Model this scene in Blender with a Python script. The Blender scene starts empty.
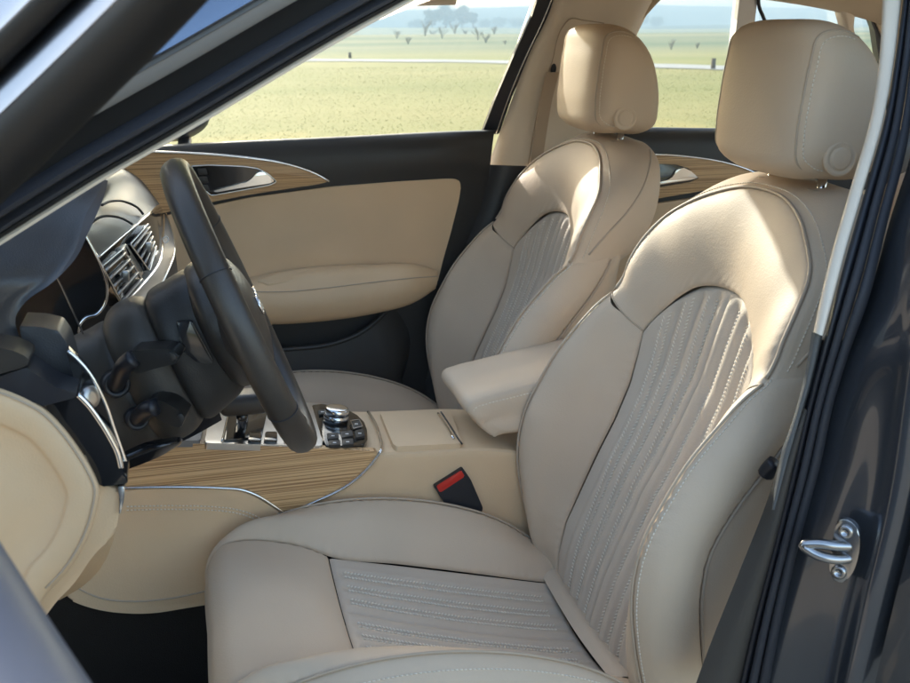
import bpy, bmesh, math, random
import numpy as np
from mathutils import Vector, Matrix
random.seed(7); rng = np.random.default_rng(7)
R_ = math.radians
scene = bpy.context.scene
COL = scene.collection

# ------------------------------------------------------------------ camera
CAM = np.array([-.563, -1.389, 1.319])
YAW, PIT, ROLL, FPX = R_(14.5), R_(17.2), R_(-.25), 1019.0      # focal length in units of a 910 px wide picture
PW, PH = 910, 683
FW = np.array([math.sin(YAW)*math.cos(PIT), math.cos(YAW)*math.cos(PIT), -math.sin(PIT)])
_r = np.array([math.cos(YAW), -math.sin(YAW), 0.0]); _u = np.cross(_r, FW)
RT = _r*math.cos(ROLL) + _u*math.sin(ROLL); UP = -_r*math.sin(ROLL) + _u*math.cos(ROLL)
cd = bpy.data.cameras.new('camera'); cam = bpy.data.objects.new('camera', cd); COL.objects.link(cam)
cam.matrix_world = Matrix(((RT[0], UP[0], -FW[0], CAM[0]), (RT[1], UP[1], -FW[1], CAM[1]), (RT[2], UP[2], -FW[2], CAM[2]), (0, 0, 0, 1)))
cd.sensor_width = 36; cd.lens = 36*FPX/PW; cd.clip_start = .02; cd.clip_end = 20000
cd.dof.use_dof = True; cd.dof.focus_distance = 1.75; cd.dof.aperture_fstop = 11
scene.camera = cam

# ------------------------------------------------------------------ light
SUN_EL, SUN_AZ = R_(18), R_(99)            # azimuth measured from +X towards +Y
sd = np.array([math.cos(SUN_EL)*math.cos(SUN_AZ), math.cos(SUN_EL)*math.sin(SUN_AZ), math.sin(SUN_EL)])
w = bpy.data.worlds.new('World'); scene.world = w; w.use_nodes = True
nt = w.node_tree; sky = nt.nodes.new('ShaderNodeTexSky'); sky.sky_type = 'NISHITA'; sky.sun_disc = False
sky.sun_elevation = SUN_EL; sky.sun_rotation = math.pi/2 - SUN_AZ
sky.air_density = 1.0; sky.dust_density = 2.2; sky.ozone_density = .6
bg = nt.nodes['Background']; bg.inputs['Strength'].default_value = .15
nt.links.new(sky.outputs[0], bg.inputs[0])
sl = bpy.data.lights.new('sun', 'SUN'); sl.energy = 1.75; sl.angle = R_(.5); sl.color = (1, .94, .85)
so = bpy.data.objects.new('sun', sl); COL.objects.link(so)
so.rotation_euler = Vector(sd).to_track_quat('Z', 'Y').to_euler()
scene.view_settings.view_transform = 'Standard'; scene.view_settings.look = 'None'
scene.view_settings.gamma = 1; scene.view_settings.use_curve_mapping = False
scene.view_settings.exposure = 2.15
try:
    scene.cycles.max_bounces = 10; scene.cycles.transparent_max_bounces = 16; scene.cycles.volume_bounces = 1
except Exception: pass

# ------------------------------------------------------------------ maths helpers
def ray(px, py): return FW + RT*(px-PW/2)/FPX - UP*(py-PH/2)/FPX
def atY(px, py, y): d = ray(px, py); return CAM + d*(y-CAM[1])/d[1]
def atX(px, py, x): d = ray(px, py); return CAM + d*(x-CAM[0])/d[0]
def atZ(px, py, z): d = ray(px, py); return CAM + d*(z-CAM[2])/d[2]
def atP(px, py, p, n):
    d = ray(px, py); p = np.array(p, float); n = np.array(n, float); return CAM + d*(n@(p-CAM))/(n@d)
LEAN = .45
def passside(px, py, off=0): return atP(px, py, (0, 1.10+off, 1.07), (0, 1, LEAN))     # leaning side-window plane, passenger side
def drvside(px, py, off=0): return atP(px, py, (0, -.36+off, 1.07), (0, 1, -LEAN))     # the same, driver's side
def Ys(pts, y): return [atY(a, b, y) for a, b in pts]
def Yv(pts): return [atY(a, b, c) for a, b, c in pts]
def A(*p): return np.array(p, float)

def resample(pts, n, closed=False):
    """smooth curve through pts, n samples"""
    P = np.asarray(pts, float)
    if closed: P = np.vstack([P, P[:1]])
    if len(P) == 2:
        t = np.linspace(0, 1, n)[:, None]; return P[0]*(1-t)+P[1]*t
    d = np.linalg.norm(np.diff(P, axis=0), axis=1); d = np.maximum(d, 1e-6); s = np.concatenate([[0], np.cumsum(d)])
    m = np.zeros_like(P)
    sl_ = np.diff(P, axis=0)/d[:, None]
    w1 = d[1:]/(d[1:]+d[:-1]); m[1:-1] = sl_[:-1]*w1[:, None] + sl_[1:]*(1-w1)[:, None]
    if closed:
        ww = d[0]/(d[0]+d[-1]); m[0] = m[-1] = sl_[-1]*ww + sl_[0]*(1-ww)
    else: m[0] = sl_[0]*1.5 - m[1]*.5; m[-1] = sl_[-1]*1.5 - m[-2]*.5
    q = np.linspace(0, s[-1], n*12)
    def ev(q):
        i = np.clip(np.searchsorted(s, q, side='right')-1, 0, len(d)-1); h = d[i]; t = (q-s[i])/h
        t2, t3 = t*t, t*t*t
        return ((2*t3-3*t2+1)[:, None]*P[i] + ((t3-2*t2+t)*h)[:, None]*m[i] + (-2*t3+3*t2)[:, None]*P[i+1] + ((t3-t2)*h)[:, None]*m[i+1])
    X = ev(q); L = np.concatenate([[0], np.cumsum(np.linalg.norm(np.diff(X, axis=0), axis=1))])
    t = np.linspace(0, L[-1], n)
    out = np.stack([np.interp(t, L, X[:, k]) for k in range(3)], 1)
    return out[:-1] if closed else out

def smoothstep(t): t = np.clip(t, 0, 1); return t*t*(3-2*t)

# ------------------------------------------------------------------ object helpers
def link(o, parent=None, pinv=None):
    COL.objects.link(o)
    if parent is not None:
        o.parent = parent
    return o
def mesh_obj(name, V, F, mat, parent=None, smooth=True, mats=None, mi=None):
    me = bpy.data.meshes.new(name); me.from_pydata([tuple(map(float, v)) for v in V], [], [tuple(map(int, f)) for f in F])
    for m in (mats or [mat]): me.materials.append(m)
    if mi is not None: me.polygons.foreach_set('material_index', mi)
    me.polygons.foreach_set('use_smooth', [smooth]*len(me.polygons)); me.update()
    o = bpy.data.objects.new(name, me); link(o, parent); return o
def bm_obj(name, bm, mat, parent=None, smooth=True, autosmooth=None):
    me = bpy.data.meshes.new(name); bmesh.ops.recalc_face_normals(bm, faces=bm.faces[:]); bm.to_mesh(me); bm.free()
    me.materials.append(mat)
    me.polygons.foreach_set('use_smooth', [smooth]*len(me.polygons))
    if smooth and autosmooth:
        try: me.set_sharp_from_angle(angle=R_(autosmooth))
        except Exception: pass
    o = bpy.data.objects.new(name, me); link(o, parent); return o
def tag(o, label=None, cat=None, group=None, kind=None):
    if label: o['label'] = label
    if cat: o['category'] = cat
    if group: o['group'] = group
    if kind: o['kind'] = kind
    return o

class Patch:
    def __init__(s, curves, nu, nv, inside=None, tuck=0, tw=.012, edges='uUvV', puff=0, closed_v=False, disp=None, lin=False, pucker=0, seed=0):
        C = np.stack([resample(c, nv, closed_v) for c in curves], 0)          # k, nv, 3
        if len(curves) == 2 or lin:
            k = np.linspace(0, len(curves)-1, nu); i = np.clip(k.astype(int), 0, len(curves)-2); t = (k-i)[:, None, None]
            G = C[i]*(1-t)+C[i+1]*t
        else: G = np.stack([resample(C[:, j], nu) for j in range(C.shape[1])], 1)
        s.G = G; s.cv = closed_v; s.inside = inside
        n = s.normals()
        du = np.concatenate([np.zeros((1, G.shape[1])), np.cumsum(np.linalg.norm(np.diff(G, axis=0), axis=2), 0)], 0)
        dv = np.concatenate([np.zeros((G.shape[0], 1)), np.cumsum(np.linalg.norm(np.diff(G, axis=1), axis=2), 1)], 1)
        e = np.full(G.shape[:2], 9.0)
        if 'u' in edges: e = np.minimum(e, du)
        if 'U' in edges: e = np.minimum(e, du[-1:]-du)
        if not closed_v:
            if 'v' in edges: e = np.minimum(e, dv)
            if 'V' in edges: e = np.minimum(e, dv[:, -1:]-dv)
        if tuck:
            q = np.clip(e/tw, 0, 1); s.G = G = G - n*(tuck*(1-np.sqrt(1-(1-q)**2)))[..., None]
        if pucker:                                   # leather gathered along its seams, slightly uneven padding
            q = dv+seed*.37; rip = np.sin(q*2*math.pi/.021+2.2*np.sin(q*41)+seed)*(.55+.45*np.sin(q*17+seed*2))
            s.G = G = G + n*(pucker*rip*np.exp(-(e/.013)**1.5)*smoothstep(e/.003))[..., None]
            lowf = np.sin(G[..., 0]*31+G[..., 2]*19+seed)*np.sin(G[..., 1]*27-G[..., 2]*23+1.7*seed)
            s.G = G = G + n*(pucker*1.2*lowf*smoothstep(e/.03))[..., None]
        if puff:
            uu = np.linspace(0, 1, G.shape[0])[:, None]; vv = np.linspace(0, 1, G.shape[1])[None]
            s.G = G = G + n*(puff*np.sin(math.pi*uu)**.8*(1 if closed_v else np.sin(math.pi*vv)**.5))[..., None]
        if disp is not None: s.G = G + n*disp(G)[..., None]
        s.N = s.normals()
    def normals(s):
        G = s.G; a = np.gradient(G, axis=0)
        b = (np.roll(G, -1, 1)-np.roll(G, 1, 1)) if s.cv else np.gradient(G, axis=1)
        n = np.cross(a, b); n /= np.linalg.norm(n, axis=2, keepdims=True)+1e-12
        if s.inside is not None:
            s.flip = ((n*(G-np.asarray(s.inside))).sum() < 0)
            if s.flip: n = -n
        else: s.flip = False
        return n
    def vf(s, off=0):
        nu, nv = s.G.shape[:2]; F = []
        for i in range(nu-1):
            for j in range(nv if s.cv else nv-1):
                j2 = (j+1) % nv; f = [off+i*nv+j, off+(i+1)*nv+j, off+(i+1)*nv+j2, off+i*nv+j2]
                F.append(f[::-1] if s.flip else f)
        return s.G.reshape(-1, 3), F
    def samp(s, u, v):
        nu, nv = s.G.shape[:2]; a = u*(nu-1); b = v*(nv-1); i = min(int(a), nu-2); j = min(int(b), nv-2); a -= i; b -= j
        f = lambda M: M[i, j]*(1-a)*(1-b)+M[i+1, j]*a*(1-b)+M[i, j+1]*(1-a)*b+M[i+1, j+1]*a*b
        n = f(s.N); return f(s.G), n/np.linalg.norm(n)
    def line(s, u0, v0, u1, v1, n=60):
        r = [s.samp(u0+(u1-u0)*t, v0+(v1-v0)*t) for t in np.linspace(0, 1, n)]
        return np.array([a for a, b in r]), np.array([b for a, b in r])
def patches(name, ps, mat, parent=None):
    V = []; F = []; off = 0
    for p in ps:
        v, f = p.vf(off); V.append(v); F += f; off += len(v)
    return mesh_obj(name, np.vstack(V), F, mat, parent)

def frames(P, closed=False, ref=(0, 0, 1)):
    T = (np.roll(P, -1, 0)-np.roll(P, 1, 0)) if closed else np.gradient(P, axis=0)
    T /= np.linalg.norm(T, axis=1, keepdims=True)+1e-12
    n = np.array(ref, float); N = []
    for t in T:
        n = n-t*(n@t)
        if np.linalg.norm(n) < 1e-6: n = np.cross(t, (1, 0, 0))
        n = n/np.linalg.norm(n); N.append(n)
    N = np.array(N); return T, N, np.cross(T, N)
def sweep(path, prof, closed=False, ref=(0, 0, 1), fixed=None, cap=True, prof_closed=True):
    """prof: list of (a,b); a along N, b along B. returns V,F"""
    P = np.asarray(path, float); T, N, B = frames(P, closed, ref)
    if fixed is not None:
        N = np.array([np.array(fixed)-t*(np.array(fixed)@t) for t in T]); N /= np.linalg.norm(N, axis=1, keepdims=True); B = np.cross(T, N)
    prof = np.asarray(prof, float); scale = np.ones(len(P))
    V = (P[:, None]+N[:, None]*prof[None, :, :1]+B[:, None]*prof[None, :, 1:2]).reshape(-1, 3)
    m = len(prof); n = len(P); F = []
    for i in range(n if closed else n-1):
        i2 = (i+1) % n
        for j in range(m if prof_closed else m-1):
            j2 = (j+1) % m; F.append([i*m+j, i*m+j2, i2*m+j2, i2*m+j])
    if cap and not closed and prof_closed:
        F.append(list(range(m))[::-1]); F.append([(n-1)*m+j for j in range(m)])
    return V, F
def circ(r, k=10, r2=None): return [(r*math.cos(2*math.pi*i/k), (r2 or r)*math.sin(2*math.pi*i/k)) for i in range(k)]
def tube(name, pts, r, mat, parent=None, n=None, closed=False, k=10, ref=(0, 0, 1), smooth=True, r2=None):
    P = resample(pts, n or max(12, 6*len(pts)), closed) if len(pts) > 1 else pts
    V, F = sweep(P, circ(r, k, r2), closed, ref); return mesh_obj(name, V, F, mat, parent, smooth)
class MB:
    """collects raw geometry for one mesh"""
    def __init__(s): s.V = []; s.F = []; s.n = 0
    def add(s, V, F):
        V = np.asarray(V, float); s.V.append(V); s.F += [[q+s.n for q in f] for f in F]; s.n += len(V)
    def box(s, c, ax, ay, az, hx, hy, hz):
        c, ax, ay, az = [np.asarray(q, float) for q in (c, ax, ay, az)]
        V = [c+ax*hx*i+ay*hy*j+az*hz*k for i in (-1, 1) for j in (-1, 1) for k in (-1, 1)]
        s.add(V, [(0, 1, 3, 2), (4, 6, 7, 5), (0, 4, 5, 1), (2, 3, 7, 6), (0, 2, 6, 4), (1, 5, 7, 3)])
    def tube(s, pts, r, closed=False, k=8, n=None, ref=(0, 0, 1)):
        P = resample(pts, n or max(10, 5*len(pts)), closed); s.add(*sweep(P, circ(r, k), closed, ref))
    def build(s, name, mat, parent=None, smooth=True): return mesh_obj(name, np.vstack(s.V), s.F, mat, parent, smooth)
def stitch(mb, P, N, step=.0065, ln=.0042, wd=.0011, lift=.0006, slant=0.0, jit=0):
    L = np.concatenate([[0], np.cumsum(np.linalg.norm(np.diff(P, axis=0), axis=1))])
    for q in np.arange(step, L[-1]-step*.5, step):
        c = np.array([np.interp(q, L, P[:, k]) for k in range(3)]); c2 = np.array([np.interp(q+.002, L, P[:, k]) for k in range(3)])
        n = np.array([np.interp(q, L, N[:, k]) for k in range(3)]); n /= np.linalg.norm(n)
        t = c2-c; t /= np.linalg.norm(t)+1e-12; b = np.cross(n, t)
        if slant: t = t+b*slant; t /= np.linalg.norm(t); b = np.cross(n, t)
        mb.box(c+n*lift, t, b, n, ln/2, wd/2, wd*.6)
def slab(name, poly, thick, mat, parent=None, bevel=.003, seg=3, smooth_n=0, depth_dir=None, autosmooth=32, rr=.0035):
    """flat panel: outline polygon (3-D points), its front face on the outline, thickness away from the camera"""
    P = np.asarray(poly, float)
    if smooth_n: P = resample(P, smooth_n+1, True)
    if rr and not smooth_n: P = np.array(rpoly(P, rr))
    c = P.mean(0); n = np.zeros(3)
    for i in range(len(P)): n += np.cross(P[i]-c, P[(i+1) % len(P)]-c)
    n /= np.linalg.norm(n)
    if n@(CAM-c) < 0: n = -n
    d = -n if depth_dir is None else np.asarray(depth_dir, float)
    bm = bmesh.new()
    a = [bm.verts.new(p) for p in P]; b = [bm.verts.new(p+d*thick) for p in P]
    f = bm.faces.new(a); g = bm.faces.new(b[::-1])
    for i in range(len(P)): bm.faces.new([a[i], b[i], b[(i+1) % len(P)], a[(i+1) % len(P)]])
    if bevel: bmesh.ops.bevel(bm, geom=list(f.edges), offset=bevel, segments=seg, profile=.5, affect='EDGES', clamp_overlap=True)
    return bm_obj(name, bm, mat, parent, True, autosmooth)
def rpoly(pts, r=.006, k=4):
    P = [np.asarray(p, float) for p in pts]; out = []; n = len(P)
    for i in range(n):
        p, a, c = P[i], P[i-1], P[(i+1) % n]; la, lc = np.linalg.norm(a-p), np.linalg.norm(c-p)
        s, e = p+(a-p)*min(r/la, .48), p+(c-p)*min(r/lc, .48)
        for t in np.linspace(0, 1, k+1): out.append(s*(1-t)**2+p*2*t*(1-t)+e*t*t)
    return out
def ring_of(pts, r=.004):
    P = rpoly(pts, r); Q = []
    for i in range(len(P)):
        q = P[(i+1) % len(P)]; m = max(1, int(np.linalg.norm(q-P[i])/.004))
        for j in range(m): Q.append(P[i]*(1-j/m)+q*j/m)
    return np.array(Q)
def loop(name, pts, rad, m, parent, r=.004):
    V, F = sweep(ring_of(pts, r), circ(rad, 8), True); return mesh_obj(name, V, F, m, parent)
def radial(name, rings, mat, parent, n=64, nu=24, inside=None):
    """closed rings lofted towards the last one, which is filled"""
    p = Patch(rings, nu, n, inside=inside, closed_v=True); V, F = p.vf(); k = p.G.shape[1]; nu = p.G.shape[0]
    F.append([(nu-1)*k+j for j in range(k)][::(1 if p.flip else -1)]); return mesh_obj(name, V, F, mat, parent)
def rbox(name, c, size, mat, parent, bevel=.01, seg=3, rot=None, shape=None):
    bm = bmesh.new(); bmesh.ops.create_cube(bm, size=1)
    for v in bm.verts: v.co = Vector((v.co.x*size[0], v.co.y*size[1], v.co.z*size[2]))
    if shape:
        for v in bm.verts: v.co = shape(v.co)
    bmesh.ops.bevel(bm, geom=bm.edges[:], offset=bevel, segments=seg, affect='EDGES', profile=.5, clamp_overlap=True)
    M = Matrix.Translation(Vector(c)) @ (rot.to_4x4() if rot else Matrix.Identity(4)); bmesh.ops.transform(bm, matrix=M, verts=bm.verts[:])
    return bm_obj(name, bm, mat, parent, True, 40)
def lathe(c, axis, prof, k=28):
    """prof: (radius, height along axis)"""
    ax = np.asarray(axis, float); ax /= np.linalg.norm(ax); e = np.cross(ax, (0, 0, 1) if abs(ax[2]) < .9 else (1, 0, 0)); e /= np.linalg.norm(e); g = np.cross(ax, e)
    V = [np.asarray(c)+ax*h+(e*math.cos(2*math.pi*i/k)+g*math.sin(2*math.pi*i/k))*r for r, h in prof for i in range(k)]
    F = [[j*k+i, j*k+(i+1) % k, (j+1)*k+(i+1) % k, (j+1)*k+i] for j in range(len(prof)-1) for i in range(k)]
    F.append(list(range(k))[::-1]); F.append([(len(prof)-1)*k+i for i in range(k)])
    return V, F

# ------------------------------------------------------------------ materials
def mat(name, col, rough=.5, metal=0, spec=.5, coat=0, bump=None, var=0, vscale=8, sheen=0, coat_rough=.05):
    m = bpy.data.materials.new(name); m.use_nodes = True; n = m.node_tree; b = n.nodes['Principled BSDF']
    b.inputs['Base Color'].default_value = (*col, 1); b.inputs['Roughness'].default_value = rough; b.inputs['Metallic'].default_value = metal
    b.inputs['Specular IOR Level'].default_value = spec; b.inputs['Coat Weight'].default_value = coat; b.inputs['Coat Roughness'].default_value = coat_rough
    if sheen: b.inputs['Sheen Weight'].default_value = sheen
    tc = n.nodes.new('ShaderNodeTexCoord')
    if var:
        t = n.nodes.new('ShaderNodeTexNoise'); t.inputs['Scale'].default_value = vscale; t.inputs['Detail'].default_value = 4
        r = n.nodes.new('ShaderNodeValToRGB'); r.color_ramp.elements[0].position = .3; r.color_ramp.elements[1].position = .7
        r.color_ramp.elements[0].color = (*[c*(1-var) for c in col], 1); r.color_ramp.elements[1].color = (*[min(1, c*(1+var)) for c in col], 1)
        n.links.new(tc.outputs['Object'], t.inputs['Vector']); n.links.new(t.outputs[0], r.inputs[0]); n.links.new(r.outputs[0], b.inputs['Base Color'])
    if bump:
        h = None
        kind, sc, st = bump
        if kind == 'grain':
            t = n.nodes.new('ShaderNodeTexVoronoi'); t.feature = 'SMOOTH_F1'; t.inputs['Scale'].default_value = sc; t.inputs['Smoothness'].default_value = .5
        else:
            t = n.nodes.new('ShaderNodeTexNoise'); t.inputs['Scale'].default_value = sc; t.inputs['Detail'].default_value = 5
        n.links.new(tc.outputs['Object'], t.inputs['Vector'])
        u = n.nodes.new('ShaderNodeBump'); u.inputs['Strength'].default_value = st; u.inputs['Distance'].default_value = .0006 if kind == 'grain' else .002
        t2 = n.nodes.new('ShaderNodeTexNoise'); t2.inputs['Scale'].default_value = 14; t2.inputs['Detail'].default_value = 2
        n.links.new(tc.outputs['Object'], t2.inputs['Vector'])
        u2 = n.nodes.new('ShaderNodeBump'); u2.inputs['Strength'].default_value = .13 if kind == 'grain' else 0; u2.inputs['Distance'].default_value = .005
        n.links.new(t2.outputs[0], u2.inputs['Height']); n.links.new(u2.outputs[0], u.inputs['Normal'])
        n.links.new(t.outputs[0], u.inputs['Height']); n.links.new(u.outputs[0], b.inputs['Normal'])
    return m
M = {}
M['leather'] = mat('beige leather', (.60, .47, .34), .58, spec=.35, bump=('grain', 330, .32), var=.06, vscale=5)
M['leather2'] = mat('perforated beige leather', (.57, .47, .365), .60, spec=.35, bump=('grain', 330, .5), var=.04, vscale=5)
M['vinyl'] = mat('beige soft trim', (.68, .49, .30), .55, spec=.4, bump=('grain', 380, .3), var=.04)
M['fabric'] = mat('headliner cloth', (.56, .45, .32), .9, spec=.2, bump=('noise', 900, .3))
M['pillar'] = mat('pale pillar trim', (.72, .63, .51), .6, spec=.4, bump=('noise', 700, .2))
M['thread'] = mat('pale thread', (.80, .72, .60), .8)
M['piping'] = mat('piping', (.45, .355, .26), .5)
M['dark'] = mat('dark soft plastic', (.021, .0185, .016), .48, spec=.5, bump=('grain', 500, .25))
M['dash'] = mat('dark dash skin', (.036, .039, .045), .38, spec=.6, bump=('grain', 500, .3))
M['brown'] = mat('dark brown plastic', (.042, .036, .029), .5, spec=.5, bump=('grain', 500, .25))
M['gloss'] = mat('gloss black', (.008, .008, .009), .12, spec=.5, coat=.4)
M['rubber'] = mat('seal rubber', (.012, .013, .018), .42, spec=.5)
M['seal'] = mat('flocked seal', (.019, .020, .026), .66, spec=.5, bump=('noise', 600, .3))
M['chrome'] = mat('satin chrome', (.75, .75, .74), .18, metal=1)
M['chrome2'] = mat('bright chrome', (.85, .85, .85), .08, metal=1)
M['alu'] = mat('brushed aluminium', (.50, .48, .45), .32, metal=1)
M['carpet'] = mat('dark carpet', (.024, .020, .016), .95, spec=.1, bump=('noise', 500, 1))
M['wheel'] = mat('wheel leather', (.036, .029, .023), .40, spec=.55, bump=('grain', 600, .2))
M['red'] = mat('red button', (.55, .02, .012), .35)
M['grey'] = mat('grey panel', (.16, .155, .15), .4, spec=.5)
M['band'] = mat('grey oak band', (.16, .135, .105), .45, spec=.4)
M['band2'] = mat('sky-tinted polished trim', (.17, .20, .25), .16, metal=1)  # bluish base holds the tint of the reflected sky
M['door_sky_tint'] = mat('door paint with sky tint', (.105, .125, .165), .45, metal=.45, spec=.5)  # sky reflection on the dark door is put into this base colour
M['white'] = mat('sunlit frame tint', (.80, .79, .77), .45)  # brighter pillar trim, the sunlit look is put into the colour
M['black'] = mat('matt black frame', (.008, .008, .008), .6, spec=.3)
M['flock'] = mat('grey flock', (.13, .13, .125), .9, spec=.2, bump=('noise', 900, .6))
M['stalk'] = mat('satin black plastic', (.014, .013, .012), .30, spec=.6)
M['mirror'] = mat('dark blue casing', (.010, .014, .028), .4, spec=.15)
M['steel'] = mat('zinc steel', (.42, .42, .42), .24, metal=1)
M['flange'] = mat('bare grey flange', (.20, .20, .195), .5, spec=.5)
M['frost'] = mat('white glyph', (.7, .7, .7), .5)
def paint():
    m = mat('dark metallic paint', (.022, .025, .032), .26, metal=.6, spec=.5, coat=1, coat_rough=.03)
    return m
M['paint'] = paint()
M['paintgrey'] = mat('jamb paint', (.075, .083, .098), .26, metal=.7, spec=.5, coat=.8)
def glass():
    m = bpy.data.materials.new('window glass'); m.use_nodes = True; n = m.node_tree; n.nodes.clear()
    o = n.nodes.new('ShaderNodeOutputMaterial'); mx = n.nodes.new('ShaderNodeMixShader'); t = n.nodes.new('ShaderNodeBsdfTransparent'); g = n.nodes.new('ShaderNodeBsdfGlossy')
    t.inputs[0].default_value = (.93, .96, .95, 1); g.inputs['Roughness'].default_value = .01
    f = n.nodes.new('ShaderNodeFresnel'); f.inputs[0].default_value = 1.35
    n.links.new(f.outputs[0], mx.inputs[0]); n.links.new(t.outputs[0], mx.inputs[1]); n.links.new(g.outputs[0], mx.inputs[2]); n.links.new(mx.outputs[0], o.inputs[0]); return m
M['glass'] = glass()
def wood():
    m = bpy.data.materials.new('striped oak veneer'); m.use_nodes = True; n = m.node_tree; b = n.nodes['Principled BSDF']
    tc = n.nodes.new('ShaderNodeTexCoord'); mp = n.nodes.new('ShaderNodeMapping'); mp.inputs['Scale'].default_value = (2.2, 30, 680)
    n.links.new(tc.outputs['Object'], mp.inputs[0])
    t = n.nodes.new('ShaderNodeTexNoise'); t.inputs['Scale'].default_value = 1; t.inputs['Detail'].default_value = 5; t.inputs['Roughness'].default_value = .6; t.inputs['Distortion'].default_value = .05
    n.links.new(mp.outputs[0], t.inputs['Vector'])
    r = n.nodes.new('ShaderNodeValToRGB'); e = r.color_ramp.elements; e[0].position = .41; e[0].color = (.32, .175, .072, 1); e[1].position = .60; e[1].color = (.68, .44, .22, 1)
    k = e.new(.50); k.color = (.57, .35, .16, 1)
    n.links.new(t.outputs[0], r.inputs[0]); n.links.new(r.outputs[0], b.inputs['Base Color'])
    b.inputs['Roughness'].default_value = .38; b.inputs['Coat Weight'].default_value = .15
    u = n.nodes.new('ShaderNodeBump'); u.inputs['Strength'].default_value = .25; u.inputs['Distance'].default_value = .001
    n.links.new(t.outputs[0], u.inputs['Height']); n.links.new(u.outputs[0], b.inputs['Normal']); return m
M['wood'] = wood()

# ------------------------------------------------------------------ the car
car = bpy.data.objects.new('car', None); COL.objects.link(car); car.empty_display_size = .2
tag(car, 'dark estate car with its front door open, showing beige leather seats and oak trim', 'car')

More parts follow.
